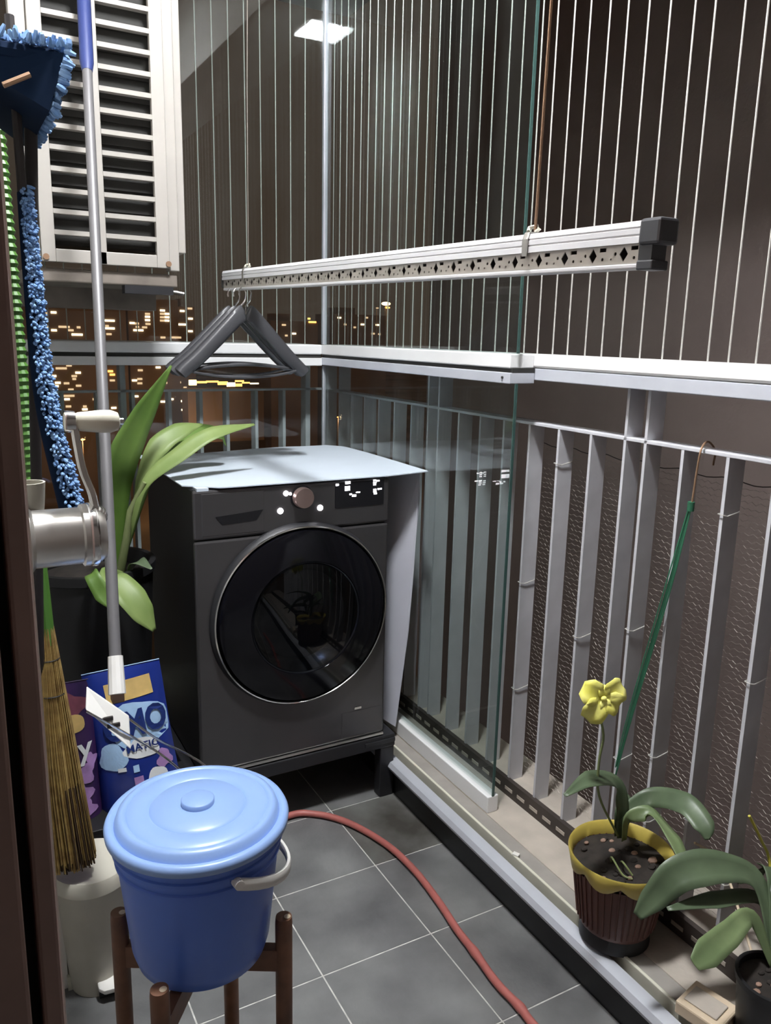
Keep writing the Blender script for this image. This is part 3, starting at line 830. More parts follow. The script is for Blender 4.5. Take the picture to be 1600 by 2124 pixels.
MB().tube([(0.175, -0.21, -0.012), (0.21, -0.205, -0.016)], 0.006, 8).build('bolt_end', 'chrome', ac)

# ================================================================== LEFT SIDE: DOOR JAMB, CRANK, BROOM, MOPS, BIN
jb = thing('door_jamb', 'brown aluminium door jamb at the edge of the balcony doorway', 'door frame')
jb['kind'] = 'structure'
MB().box((-1.1815, 0.395, -0.05), (-1.1710, 0.470, 3.17)).build('outer_stop', 'jamb_brown', jb, bevel=0.002)
MB().box((-1.188, 0.420, -0.05), (-1.1810, 0.470, 3.17)).build('groove', 'jamb_dark', jb)
MB().box((-1.30, 0.380, -0.05), (-1.1875, 0.470, 3.17)).build('inner_stop', 'jamb_brown', jb, bevel=0.002)
MB().box((-1.30, 0.470, -0.05), (-1.180, 0.85, 3.17)).build('reveal', 'jamb_brown', jb)

cr = thing('winch_crank', 'chrome hand crank winch with pale gold knob on the side wall', 'crank', None, (-1.135, 0.95, 1.245))
M = along((0, 0, 0), (1, 0, 0))
MB().lathe([(0.0001, 0), (0.038, 0), (0.038, 0.006), (0.033, 0.010), (0.0325, 0.060), (0.036, 0.062), (0.036, 0.068), (0.033, 0.070), (0.033, 0.080), (0.029, 0.086), (0.0001, 0.087)], 40, M).build('winch_drum', 'brushed', cr, smooth=True)
MB().lathe([(0.0365, 0.068), (0.0372, 0.070), (0.0372, 0.075), (0.0365, 0.077)], 40, M).build('collar', 'chrome', cr, smooth=True)
MB().sweep(spline([(0.078, 0, 0.016), (0.076, 0.0, 0.045), (0.066, 0, 0.080), (0.060, 0, 0.132)], 4), (0, 1, 0), [0.013] * 3 + [0.011] * 3 + [0.008] * 7, 0.004).build('lever', 'brushed', cr, smooth=True, angle=60)
MB().ball((0.078, -0.004, 0.022), 0.013, 14, 10).build('pivot_cap', 'chrome', cr, smooth=True)
Mk = along((0.050, 0, 0.131), (0.15, 0, 0.129))
kb = MB().lathe([(0.0001, 0), (0.0105, 0.001), (0.0115, 0.008), (0.0115, 0.011), (0.009, 0.012), (0.0105, 0.015), (0.0130, 0.040), (0.0130, 0.050), (0.010, 0.058), (0.005, 0.060), (0.0001, 0.0605)], 28, Mk).build('knob', 'cream', cr, smooth=True)
MB().lathe([(0.0119, 0.0005), (0.0125, 0.004), (0.0119, 0.0115)], 28, Mk).build('ferrule', 'chrome', kb, smooth=True)
MB().lathe([(0.0001, 0.059), (0.004, 0.0595), (0.004, 0.064), (0.0001, 0.065)], 14, Mk).build('end_screw', 'chrome', kb, smooth=True)
MB().lathe([(0.0001, 0.03), (0.014, 0.03), (0.017, 0.062), (0.0145, 0.062), (0.012, 0.034)], 18, Matrix.Translation((0.012, 0.02, 0))).build('cord_guide', 'beige_plastic', cr, smooth=True)

# straw broom standing on the bin lid
BB, BT = V((-1.046, 1.660, 0.334)), V((-1.070, 1.740, 1.848))
br = thing('broom', 'straw broom with ribbed green plastic handle standing on the pedal bin', 'broom', None, BB)
ax = (BT - BB)
def on(tt): return ax * tt
t_h = 0.335
rp = []
N = 150
pth = []; rad = []
for i in range(N + 1):
    f = i / N
    pth.append(on(t_h + (1.06 - t_h) * f))
    rad.append(0.0125 + (0.0018 if (i % 2) else -0.0018 if f > 0.25 else 0.0) if f > 0.25 else 0.0165 - 0.004 * (f / .25))
MB().tube(pth, rad, 12).build('handle', 'green_plastic', br, smooth=True, angle=25)
bm_ = MB()
rnd = random.Random(5)
for i in range(420):
    a = rnd.uniform(0, 2 * PI); q = math.sqrt(rnd.random())
    top = on(0.36) + V(math.cos(a) * 0.015 * q, math.sin(a) * 0.015 * q, 0)
    mid = on(0.17) + V(math.cos(a) * 0.040 * q, math.sin(a) * 0.030 * q, 0)
    bot = on(0.0) + V(math.cos(a) * 0.050 * q + 0.008, math.sin(a) * 0.034 * q, 0.004 + rnd.random() * 0.03)
    bm_.tube(spline([top, mid, bot], 3), 0.0018, 3, cap=False)
bs_ = bm_.build('bristles', 'straw', br); bs_['kind'] = 'stuff'
tm = MB()
for i in range(260):
    a = rnd.uniform(0, 2 * PI); q = math.sqrt(rnd.random())
    mid = on(0.13) + V(math.cos(a) * 0.045 * q, math.sin(a) * 0.033 * q, 0)
    bot = on(0.0) + V(math.cos(a) * 0.054 * q + 0.008, math.sin(a) * 0.037 * q, 0.003 + rnd.random() * 0.02)
    tm.tube([mid, (mid + bot) / 2, bot], 0.0018, 3, cap=False)
ts_ = tm.build('worn_tips', 'straw_dark', br); ts_['kind'] = 'stuff'
bc = MB().tube([on(0.37), on(0.30), on(0.17), on(0.10)], [0.010, 0.015, 0.027, 0.030], 14).build('bristle_core', 'straw', br, smooth=True)
for tt, rr in ((0.315, 0.021), (0.265, 0.026)):
    c = on(tt)
    MB().tube([c + V(math.cos(a) * rr, math.sin(a) * rr * .9, 0) for a in [2 * PI * k / 20 for k in range(21)]], 0.0015, 5).build('binding_wire', 'black_plastic', br)

# blue chenille mops
def tufts(mb, pts, L, r, rnd):
    for p, d in pts:
        p = V(p); d = V(d).normalized()
        side = V(rnd.uniform(-1, 1), rnd.uniform(-1, 1), rnd.uniform(-1, 1)) * 0.5
        e = p + (d + side * .6).normalized() * L * rnd.uniform(.6, 1.2)
        mb.tube([p, (p + e) / 2 + side * L * .15, e], [r * .8, r, r * .55], 6)
rnd = random.Random(8)
HC = V(-1.062, 1.45, 1.855)
m1 = thing('flat_mop', 'upturned flat mop with blue chenille pad against the side wall', 'mop', None, HC)
MB().box((-0.058, -0.14, -0.016), (0.052, 0.14, 0.008)).build('pad', 'chenille_core', m1, bevel=0.012)
mb = MB(); pts = []
for i in range(520):
    pts.append(((rnd.uniform(-0.058, 0.060), rnd.uniform(-0.15, 0.15), 0.008), (rnd.uniform(-.4, .6), rnd.uniform(-.7, .3), 1)))
for i in range(420):
    y = rnd.uniform(-0.15, 0.15); z = rnd.uniform(-0.075, 0.01)
    pts.append(((0.052 + z * 0.28, y, z), (1, rnd.uniform(-.5, .3), -0.5)))
tufts(mb, pts, 0.014, 0.0042, rnd)
o = mb.build('chenille_tufts', 'chenille', m1, smooth=True); o['kind'] = 'stuff'
MB().add([V(0.052, -0.145, 0.0), V(0.052, 0.145, 0.0), V(0.028, 0.145, -0.078), V(0.028, -0.145, -0.078), V(-0.06, -0.13, 0.0), V(-0.06, 0.13, 0.0), V(-0.03, 0.13, -0.045), V(-0.03, -0.13, -0.045)],
         [(0, 1, 2, 3), (4, 5, 1, 0), (4, 7, 6, 5), (7, 3, 2, 6), (0, 3, 7, 4), (1, 5, 6, 2)]).build('pad_skirt', 'chenille_core', m1)
MB().tube([(-0.03, -0.15, -0.055), (0.005, -0.15, -0.036)], 0.004, 8).build('swivel_fork', 'rust_wire', m1)
MB().tube([V(-1.040, 1.47, 1.83) - HC, V(-1.090, 1.78, 0.275) - HC], 0.010, 10).build('pole', 'jamb_dark', m1, smooth=True)

DA, DB = V((-1.066, 1.420, 1.680)), V((-1.033, 1.360, 1.187))
m2 = thing('duster', 'long blue chenille duster hanging above the crank', 'duster', None, DB)
core = spline([DA - DB, V((-1.065, 1.400, 1.536)) - DB, V((-1.060, 1.380, 1.365)) - DB, (0, 0, 0)], 6)
MB().tube(core, 0.0, 12, rfun=lambda t: 0.008 + 0.009 * t).build('core', 'chenille_core', m2, smooth=True)
mb = MB(); pts = []
for i in range(1300):
    t = rnd.random(); a = rnd.uniform(-1.9, 1.0)
    q_ = t * (len(core) - 1); k_ = min(len(core) - 2, int(q_)); c = core[k_].lerp(core[k_ + 1], q_ - k_)
    rr = 0.008 + 0.009 * t
    d = V(math.cos(a), math.sin(a), 0)
    pts.append((c + d * rr * .9 + V(0, 0, rnd.uniform(-.012, .012)), d + V(0, 0, -0.35)))
tufts(mb, pts, 0.010, 0.0028, rnd)
o = mb.build('chenille_tufts', 'chenille', m2, smooth=True); o['kind'] = 'stuff'
MB().tube([DA - DB, DA - DB + V(0, 0.01, 0.25)], 0.007, 8).build('handle', 'jamb_dark', m2)

# wire-frame mop leaning on the grille
PB, PT = V((-0.944, 1.550, 0.807)), V((-0.805, 2.335, 2.306))
mp = thing('mop', 'grey pole mop with blue grip and bare wire frame leaning on the white grille', 'mop', None, PB)
axp = PT - PB
MB().tube([(0, 0, 0), axp * 0.86], 0.0118, 14).build('pole', 'pole_grey', mp, smooth=True)
MB().tube([axp * 0.855, axp * 0.87, axp * 1.10], [0.0125, 0.0165, 0.0165], 14).build('grip', 'grip_blue', mp, smooth=True)
MB().tube([axp * 0.022, axp * -0.022], [0.0145, 0.017], 12).build('socket', 'white_plastic', mp)
MB().box((-0.012, -0.012, -0.055), (0.012, 0.010, -0.018)).build('joint', 'rust_wire', mp, bevel=0.002)
pl = [V(p) - PB for p in ((-1.003, 1.530, 0.802), (-1.011, 1.500, 0.769), (-0.937, 1.470, 0.682), (-0.932, 1.500, 0.738))]
m = MB(); m.add(pl + [p + V(0, 0.006, 0) for p in pl], [(0, 1, 2, 3), (4, 7, 6, 5), (0, 4, 5, 1), (1, 5, 6, 2), (2, 6, 7, 3), (3, 7, 4, 0)])
pp = m.build('frame_plate', 'white_plastic', mp, bevel=0.002)
for p in ((-0.974, 1.500, 0.743), (-0.963, 1.492, 0.731)):
    q = V(p) - PB
    MB().box((q.x - 0.013, q.y - 0.006, q.z - 0.003), (q.x + 0.011, q.y - 0.0005, q.z + 0.004), None).build('plate_slot', 'jamb_dark', pp)
MB().tube(spline([V(p) - PB for p in ((-0.932, 1.500, 0.732), (-0.879, 1.490, 0.679), (-0.820, 1.480, 0.635), (-0.787, 1.470, 0.599), (-0.798, 1.460, 0.561), (-0.835, 1.465, 0.605), (-0.893, 1.470, 0.671), (-1.010, 1.497, 0.767))], 6), 0.0024, 8).build('wire_loop', 'chrome', mp, smooth=True)

# pedal bin
bn = thing('pedal_bin', 'small beige plastic pedal bin under the broom', 'bin', None, (-0.995, 1.70, 0))
MB().lathe([(0.0001, 0), (0.058, 0), (0.060, 0.008), (0.078, 0.270), (0.080, 0.275), (0.076, 0.275), (0.058, 0.012), (0.0001, 0.012)], 40).build('body', 'beige_plastic', bn, smooth=True)
MB().lathe([(0.082, 0.272), (0.086, 0.274), (0.087, 0.300), (0.083, 0.309), (0.076, 0.308), (0.068, 0.304), (0.0001, 0.308)], 40).build('lid', 'bin_lid', bn, smooth=True)
pr = spline([(-0.030, 0), (-0.032, -0.028), (-0.018, -0.038), (0.018, -0.040), (0.032, -0.030), (0.034, 0.0)], 3)[:1]
m = MB(); out = [(-0.030, 0.0), (-0.030, -0.024), (-0.020, -0.036), (0.022, -0.040), (0.034, -0.030), (0.036, 0.0)]
m.plate(out, [], 0, 0.012, Matrix.Translation((0.02, -0.052, 0.030)) @ Matrix.Rotation(R(8), 4, 'X'))
m.build('pedal', 'white_plastic', bn, bevel=0.003)
MB().box((-0.008, -0.07, 0.004), (0.045, -0.045, 0.028)).build('pedal_hinge', 'black_plastic', bn)

# ================================================================== BLUE BUCKET ON WOODEN STAND
BK = V(-0.882, 1.200, 0.428)
bk = thing('bucket', 'blue plastic bucket with light blue lid and white bail handle', 'bucket', None, BK)
H = 0.248
MB().lathe([(0.0001, 0.004), (0.100, 0.0), (0.110, 0.006), (0.117, 0.03), (0.1335, H - 0.052), (0.1375, H - 0.050), (0.1375, H - 0.046), (0.1345, H - 0.044), (0.1365, H - 0.030), (0.1415, H - 0.028), (0.1415, H - 0.023), (0.1385, H - 0.021), (0.141, H), (0.137, H), (0.113, 0.03), (0.0001, 0.012)], 72).build('body', 'bucket_blue', bk, smooth=True, angle=50)
ld = MB().lathe([(0.146, H - 0.005), (0.1505, H - 0.003), (0.1515, H + 0.006), (0.148, H + 0.013), (0.140, H + 0.014), (0.1355, H + 0.0095), (0.131, H + 0.022), (0.125, H + 0.026), (0.119, H + 0.0265), (0.116, H + 0.0235), (0.112, H + 0.0265), (0.084, H + 0.028), (0.079, H + 0.0245), (0.074, H + 0.0290), (0.030, H + 0.0295), (0.0001, H + 0.030)], 72).build('lid', 'lid_blue', bk, smooth=True, angle=60)
MB().lathe([(0.0275, H + 0.028), (0.0275, H + 0.037), (0.0255, H + 0.0385), (0.0001, H + 0.0388)], 32).build('lid_knob', 'lid_blue', ld, smooth=True, angle=60)
# bail: half hoop hanging down on the far right side
ang0 = math.atan2(1.06 - 1.2, -0.845 + 0.882)
hp = []
for i in range(25):
    f = i / 24
    a = R(-82) + PI * f
    r = 0.148 + 0.004 * math.sin(PI * f)
    hp.append(V(math.cos(a) * r, math.sin(a) * r, H - 0.034 - 0.070 * math.sin(PI * f) ** 1.0))
hn = MB().sweep(hp, (0, 0, 1), 0.0095, 0.0038).build('bail_handle', 'white_plastic', bk, smooth=True, angle=60)
for e in (hp[0], hp[-1]):
    n_ = V(e.x, e.y, 0).normalized()
    MB().tube([e - n_ * 0.010, e + n_ * 0.005], 0.008, 12).build('pivot_boss', 'white_plastic', bk, smooth=True)

LEG = [V(-0.757, 1.130, 0), V(-0.985, 1.070, 0), V(-1.007, 1.270, 0), V(-0.79, 1.335, 0)]
ct = V(-0.882, 1.2, 0)
ps = thing('plant_stand', 'dark brown wooden four-legged stand under the blue bucket', 'stand', None, ct)
for L in LEG:
    p = L - ct
    lg = MB().lathe([(0.0001, 0), (0.0145, 0), (0.0150, 0.48), (0.0140, 0.490), (0.0001, 0.491)], 20, Matrix.Translation(p)).build('leg', 'wood_brown', ps, smooth=True)
    MB().lathe([(0.0001, 0.4915), (0.006, 0.4912), (0.0001, 0.4920)], 10, Matrix.Translation(p + V(0.005, -0.004, 0))).build('worn_end', 'wood_end', lg)
for a, b, z in ((LEG[0], LEG[2], 0.372), (LEG[1], LEG[3], 0.372)):
    d = (b - a).normalized(); s_ = V(-d.y, d.x, 0) * 0.010
    a2, b2 = a - ct, b - ct
    z0, z1 = (0.386, 0.428)
    vs = [a2 - s_, a2 + s_, b2 + s_, b2 - s_]
    MB().add([V(v.x, v.y, z0) for v in vs] + [V(v.x, v.y, z1) for v in vs], [(3, 2, 1, 0), (4, 5, 6, 7), (0, 1, 5, 4), (1, 2, 6, 5), (2, 3, 7, 6), (3, 0, 4, 7)]).build('cross_bar', 'wood_brown', ps)

# ================================================================== DETERGENT BAGS ON A BLACK SHELF
sh = thing('shelf_rack', 'low black shelf rack holding the detergent bags', 'shelf', None, (-0.90, 1.92, 0))
MB().box((-0.22, -0.11, 0.296), (0.20, 0.12, 0.308)).build('top_board', 'black_plastic', sh, bevel=0.002)
MB().box((-0.22, -0.11, 0.12), (0.20, 0.12, 0.13)).build('lower_board', 'black_plastic', sh)
for x in (-0.22, 0.185):
    for y in (-0.11, 0.105):
        MB().box((x, y, 0), (x + 0.015, y + 0.015, 0.296)).build('leg', 'black_plastic', sh)

def text2d(body, size, bold=0.0):
    cu = bpy.data.curves.new('txt', 'FONT'); cu.body = body; cu.size = size; cu.align_x = 'CENTER'; cu.align_y = 'CENTER'
    cu.offset = bold; cu.resolution_u = 3
    ob = bpy.data.objects.new('txt', cu); COL.objects.link(ob)
    dg = bpy.context.evaluated_depsgraph_get()
    me = bpy.data.meshes.new_from_object(ob.evaluated_get(dg))
    vs = [v.co.copy() for v in me.vertices]; fs = [tuple(p.vertices) for p in me.polygons]
    bpy.data.objects.remove(ob); bpy.data.curves.remove(cu); bpy.data.meshes.remove(me)
    return vs, fs

class Bag:
    def __init__(s, name, label, m, w, h, d, loc, rz, tilt, lean=0.06):
        s.w, s.h, s.d = w, h, d
        s.t = thing(name, label, 'detergent bag', None, loc)
        s.t.rotation_euler = (lean * -1, tilt, rz)
        nx, nz = 16, 22
        mb = MB()
        for side in (-1, 1):
            vs = [s.pt(-1 + 2 * i / nx, j / nz, 0, side) for j in range(nz + 1) for i in range(nx + 1)]
            mb.add(vs, [(j * (nx + 1) + i, j * (nx + 1) + i + 1, (j + 1) * (nx + 1) + i + 1, (j + 1) * (nx + 1) + i) for j in range(nz) for i in range(nx)])
        mb.build('pouch', m, s.t, smooth=True, angle=80)
        a = [s.pt(-1 + 2 * i / 10, 1.0, 0.001, -1) for i in range(11)]
        MB().tube(a, 0.0013, 5).build('top_seal', 'print_sky' if m == 'bag_blue' else m, s.t)
    def th(s, a, b):
        return s.d * 0.5 * max(0.0, 1 - abs(a) ** 2.6) ** 0.6 * (1 - b ** 2.2) ** 0.8 + 0.002
    def pt(s, a, b, off=0.0, side=-1):
        wv = s.w * 0.5 * (1.0 - 0.06 * math.sin(PI * b) - 0.08 * b ** 3)
        wr = 0.004 * math.sin(a * 5 + b * 9) * (1 - b) * (1 - abs(a))
        return V(a * wv, side * (s.th(a, b) + off + (wr if side < 0 else 0)), b * s.h)
    def put(s, nm, m, vs2, fs, cx, cz, off, rot=0.0):
        # flat print: 2D points in metres relative to the bag centre line, projected on the front skin
        c, q = math.cos(rot), math.sin(rot)
        out = []
        for v in vs2:
            x = cx + v[0] * c - v[1] * q; z = cz + v[0] * q + v[1] * c
            b = min(0.985, max(0.01, z / s.h))
            wv = s.w * 0.5 * (1.0 - 0.06 * math.sin(PI * b) - 0.08 * b ** 3)
            out.append(s.pt(max(-.97, min(.97, x / wv)), b, off, -1))
        mb = MB(); mb.v = [tuple(p) for p in out]; mb.f = list(fs)
        return mb.build(nm, m, s.t)
    def blob(s, nm, m, cx, cz, rx, rz, off, seed=0, n=22, wob=0.12, rot=0.0):
        r = random.Random(seed); ph = [r.uniform(0, 6.3) for _ in range(3)]
        vs = [(0, 0)]; rings = 4
        for k in range(1, rings + 1):
            for i in range(n):
                a = 2 * PI * i / n
                f = (1 + wob * math.sin(3 * a + ph[0]) + wob * .6 * math.sin(5 * a + ph[1])) * k / rings
                vs.append((rx * f * math.cos(a), rz * f * math.sin(a)))
        fs = [(0, 1 + i, 1 + (i + 1) % n) for i in range(n)]
        for k in range(rings - 1):
            for i in range(n):
                a = 1 + k * n + i; b = 1 + k * n + (i + 1) % n
                fs.append((a, a + n, b + n, b))
        return s.put(nm, m, vs, fs, cx, cz, off, rot)
    def quad(s, nm, m, x0, x1, z0, z1, off, rot=0.0):
        n = 8; cx, cz = (x0 + x1) / 2, (z0 + z1) / 2
        vs = [((x0 + (x1 - x0) * i / n) - cx, (z0 + (z1 - z0) * j / n) - cz) for j in range(n + 1) for i in range(n + 1)]
        fs = [(j * (n + 1) + i, j * (n + 1) + i + 1, (j + 1) * (n + 1) + i + 1, (j + 1) * (n + 1) + i) for j in range(n) for i in range(n)]
        return s.put(nm, m, vs, fs, cx, cz, off, rot)

b1 = Bag('detergent_bag', 'bright blue detergent bag with white lettering beside the washing machine', 'bag_blue', 0.200, 0.365, 0.085, (-0.838, 1.885, 0.309), R(-8), R(-6))
b1.blob('print_splash', 'print_sky', 0.024, 0.218, 0.074, 0.060, 0.0012, 3, wob=0.07)
b1.blob('print_cloud', 'print_white', 0.018, 0.160, 0.042, 0.026, 0.0016, 5, wob=0.10)
b1.blob('print_cloud', 'print_sky', -0.052, 0.150, 0.032, 0.036, 0.0013, 9, wob=0.10)
v2, f2 = text2d('OMO', 0.086, 0.0036)
b1.put('brand_lettering', 'print_navy', [(v.x * 0.72, v.y) for v in v2], f2, 0.012, 0.224, 0.0045, R(3))
v2, f2 = text2d('MATIC', 0.026, 0.0006)
b1.put('small_lettering', 'print_navy', [(v.x, v.y) for v in v2], f2, 0.020, 0.166, 0.0045, R(3))
b1.quad('gold_label', 'print_gold', -0.046, 0.064, 0.286, 0.334, 0.0016, R(3))
v2, f2 = text2d('2X', 0.02)
b1.blob('flower_print', 'print_lilac', 0.066, 0.118, 0.018, 0.024, 0.0016, 12, wob=0.2)
b1.blob('machine_print', 'print_white', 0.045, 0.072, 0.024, 0.032, 0.0018, 14, wob=0.05)
b1.blob('drum_print', 'print_navy', 0.043, 0.070, 0.010, 0.010, 0.0026, 15, wob=0.0)
b1.quad('icon', 'print_sky', -0.010, 0.004, 0.104, 0.122, 0.0016)
b1.quad('icon', 'print_lilac', -0.012, 0.010, 0.062, 0.092, 0.0016)
b1.quad('icon', 'print_white', -0.046, -0.026, 0.112, 0.122, 0.0016)

b2 = Bag('detergent_bag', 'dark purple softener bag with white letter behind the straw broom', 'bag_purple', 0.190, 0.345, 0.08, (-1.030, 1.895, 0.309), R(4), R(2))
b2.blob('red_print', 'print_maroon', 0.010, 0.290, 0.050, 0.034, 0.0012, 4, wob=0.14)
b2.blob('gold_badge', 'print_gold', 0.030, 0.247, 0.026, 0.022, 0.0018, 5, wob=0.04)
v2, f2 = text2d('Downy', 0.075, 0.0016)
b2.put('brand_lettering', 'print_white', [(v.x, v.y) for v in v2], f2, -0.042, 0.178, 0.003, R(3))
b2.blob('flower_print', 'print_lilac', 0.052, 0.120, 0.022, 0.026, 0.0016, 6, wob=0.2)
b2.blob('flower_print', 'print_lilac', 0.035, 0.070, 0.030, 0.030, 0.0017, 7, wob=0.2)
b2.blob('flower_print', 'print_lilac', 0.066, 0.150, 0.014, 0.018, 0.0017, 8, wob=0.2)
b2.blob('flower_print', 'print_lilac', 0.048, 0.030, 0.026, 0.022, 0.0017, 9, wob=0.2)

# ================================================================== PLANTS
def leaf(par, pts, widths, nrm, m, fold=0.18, thick=0.0012, n=7, nm='leaf'):
    path = spline(pts, n); k = len(path); nrm = V(nrm).normalized()
    mb = MB(); rows = []
    W = len(widths) - 1
    for i, p in enumerate(path):
        t = (path[min(i + 1, k - 1)] - path[max(i - 1, 0)]).normalized()
        side = t.cross(nrm).normalized(); nn = side.cross(t)
        f = i / (k - 1) * W; a = int(min(W - 1, f)); fr = f - a
        w = widths[a] * (1 - fr) + widths[a + 1] * fr
        for q in (-1, -.5, 0, .5, 1):
            rows.append(p + side * w * q + nn * (abs(q) ** 1.5) * w * fold)
    fs = [(i * 5 + j, i * 5 + j + 1, (i + 1) * 5 + j + 1, (i + 1) * 5 + j) for i in range(k - 1) for j in range(4)]
    mb.add(rows, fs)
    o = mb.build(nm, m, par, smooth=True, angle=80)
    s_ = o.modifiers.new('thickness', 'SOLIDIFY'); s_.thickness = thick
    return o

P1 = V(-0.865, 2.33, 0.0)
pt = thing('potted_plant', 'broad-leaved green plant in a tall black planter beside the washing machine', 'plant', None, P1)
MB().lathe([(0.0001, 0), (0.125, 0), (0.128, 0.02), (0.168, 0.80), (0.176, 0.805), (0.176, 0.83), (0.160, 0.83), (0.155, 0.78), (0.0001, 0.78)], 40).build('planter', 'black_plastic', pt, smooth=True)
MB().lathe([(0.0001, 0.80), (0.10, 0.797), (0.155, 0.785)], 30).build('soil', 'soil', pt)
def rel(L, o): return [V(p) - o for p in L]
leaf(pt, rel([(-0.80, 2.28, 0.79), (-0.803, 2.240, 1.016), (-0.796, 2.200, 1.129), (-0.745, 2.180, 1.246), (-0.662, 2.160, 1.388)], P1), [0.008, 0.028, 0.044, 0.044, 0.030, 0.003], (0.25, -1, 0.1), 'leaf_green')
leaf(pt, rel([(-0.79, 2.30, 0.79), (-0.765, 2.220, 0.963), (-0.729, 2.200, 1.072), (-0.643, 2.190, 1.142), (-0.544, 2.200, 1.197), (-0.404, 2.240, 1.216)], P1), [0.006, 0.007, 0.009, 0.024, 0.028, 0.024, 0.004], (-0.1, -0.55, 0.8), 'leaf_light', fold=0.12)
leaf(pt, rel([(-0.80, 2.32, 0.79), (-0.748, 2.260, 1.008), (-0.728, 2.260, 1.082), (-0.676, 2.270, 1.160), (-0.608, 2.290, 1.199), (-0.536, 2.320, 1.212)], P1), [0.006, 0.008, 0.014, 0.032, 0.028, 0.003], (-0.1, -0.7, 0.7), 'leaf_light', fold=0.12)
leaf(pt, rel([(-0.79, 2.34, 0.79), (-0.676, 2.340, 1.102), (-0.569, 2.360, 1.173), (-0.475, 2.380, 1.174), (-0.439, 2.400, 1.133)], P1), [0.008, 0.02, 0.04, 0.034, 0.004], (-0.1, -0.5, 0.85), 'leaf_green')
leaf(pt, rel([(-0.78, 2.24, 0.80), (-0.852, 2.140, 0.843), (-0.822, 2.080, 0.809), (-0.793, 2.050, 0.761), (-0.760, 2.040, 0.702)], P1), [0.006, 0.018, 0.036, 0.041, 0.034, 0.006], (0.2, -0.8, 0.65), 'leaf_light', fold=0.2)
leaf(pt, rel([(-0.86, 2.24, 0.80), (-0.898, 2.120, 0.854), (-0.877, 2.080, 0.804), (-0.858, 2.060, 0.768)], P1), [0.006, 0.018, 0.022, 0.003], (-0.3, -0.9, 0.4), 'leaf_green')
leaf(pt, rel([(-0.78, 2.26, 0.80), (-0.768, 2.180, 0.856), (-0.743, 2.120, 0.848)], P1), [0.006, 0.022, 0.003], (0, -0.6, 0.8), 'leaf_orchid')
MB().tube(rel([(-0.80, 2.29, 0.78), (-0.783, 2.240, 0.905), (-0.771, 2.230, 0.989), (-0.735, 2.200, 1.072)], P1), [0.013, 0.011, 0.009, 0.006], 10).build('stem', 'stem_green', pt, smooth=True)

# orchid in the yellow-rimmed basket pot
PO = V(0.066, 1.140, 0.134)
po = thing('orchid_pot', 'orchid with one yellow flower in a brown basket pot with scalloped yellow rim', 'potted orchid', None, PO)
MB().lathe([(0.0001, 0), (0.080, 0), (0.078, 0.040), (0.0001, 0.040)], 36).build('saucer_foot', 'black_plastic', po, smooth=True)
MB().lathe([(0.0001, 0), (0.082, 0), (0.086, 0.010), (0.104, 0.14), (0.100, 0.14), (0.082, 0.012), (0.0001, 0.012)], 40).build('pot', 'pot_red', po, smooth=True)
rb = MB()
for i in range(40):
    a = 2 * PI * i / 40
    rb.tube([(math.cos(a) * 0.087, math.sin(a) * 0.087, 0.012), (math.cos(a) * 0.1065, math.sin(a) * 0.1065, 0.150)], 0.0022, 5)
o = rb.build('ribs', 'pot_red', po); o['kind'] = 'stuff'
n = 80; vs = []
for i in range(n):
    a = 2 * PI * i / n
    sc_ = abs(math.sin(a * 4.0))
    for r, z in ((0.1075, 0.132 + 0.022 * (1 - sc_)), (0.1105, 0.134 + 0.022 * (1 - sc_)), (0.1185, 0.176), (0.1165, 0.180), (0.1125, 0.176), (0.106, 0.150)):
        vs.append(V(r * math.cos(a), r * math.sin(a), z))
fs = [(i * 6 + j, ((i + 1) % n) * 6 + j, ((i + 1) % n) * 6 + (j + 1) % 6, i * 6 + (j + 1) % 6) for i in range(n) for j in range(6)]
MB().add(vs, fs).build('scalloped_rim', 'pot_yellow', po, smooth=True, angle=50)
MB().lathe([(0.0001, 0.158), (0.06, 0.157), (0.108, 0.148)], 30).build('soil', 'soil', po)
rnd = random.Random(4)
for i in range(26):
    a = rnd.uniform(0, 2 * PI); q = 0.095 * math.sqrt(rnd.random()); r = rnd.uniform(0.005, 0.012)
    MB().ball((math.cos(a) * q, math.sin(a) * q, 0.157), r, 7, 5, (1.2, 0.9, 0.7)).build('bark_chip', 'pebble' if i % 3 == 0 else 'soil', po, smooth=True)
for c_ in po.children:
    if not c_.name.startswith('saucer'):
        c_.location.z += 0.036
cw = V((0.070, 1.150, 0.432)) - PO
leaf(po, [cw + V(0, 0, -0.06), cw, *rel([(0.039, 1.150, 0.518), (-0.049, 1.140, 0.556), (-0.138, 1.120, 0.555)], PO)], [0.008, 0.014, 0.018, 0.020, 0.004], (-0.35, -0.45, 0.9), 'leaf_orchid', fold=0.25)
leaf(po, [cw + V(0, 0, -0.06), cw + V(0.004, 0, 0), *rel([(0.145, 1.141, 0.458), (0.155, 1.057, 0.487), (0.150, 0.999, 0.470), (0.145, 0.982, 0.448)], PO)], [0.008, 0.012, 0.022, 0.027, 0.024, 0.005], (-0.35, -0.7, 0.65), 'leaf_orchid', fold=0.15)
leaf(po, [cw + V(0, -0.01, -0.06), cw + V(0.004, -0.012, -0.005), *rel([(0.110, 1.107, 0.445), (0.090, 1.031, 0.443), (0.075, 0.971, 0.411)], PO)], [0.008, 0.012, 0.020, 0.022, 0.014], (0.1, -0.8, 0.6), 'leaf_orchid_pale', fold=0.2)
leaf(po, [cw + V(0, 0.01, -0.06), cw + V(0, 0.01, 0), *rel([(0.110, 1.180, 0.446), (0.128, 1.220, 0.437)], PO)], [0.008, 0.012, 0.014, 0.003], (-0.2, -0.7, 0.5), 'leaf_orchid', fold=0.2)
FL = V((-0.040, 1.135, 0.747)) - PO
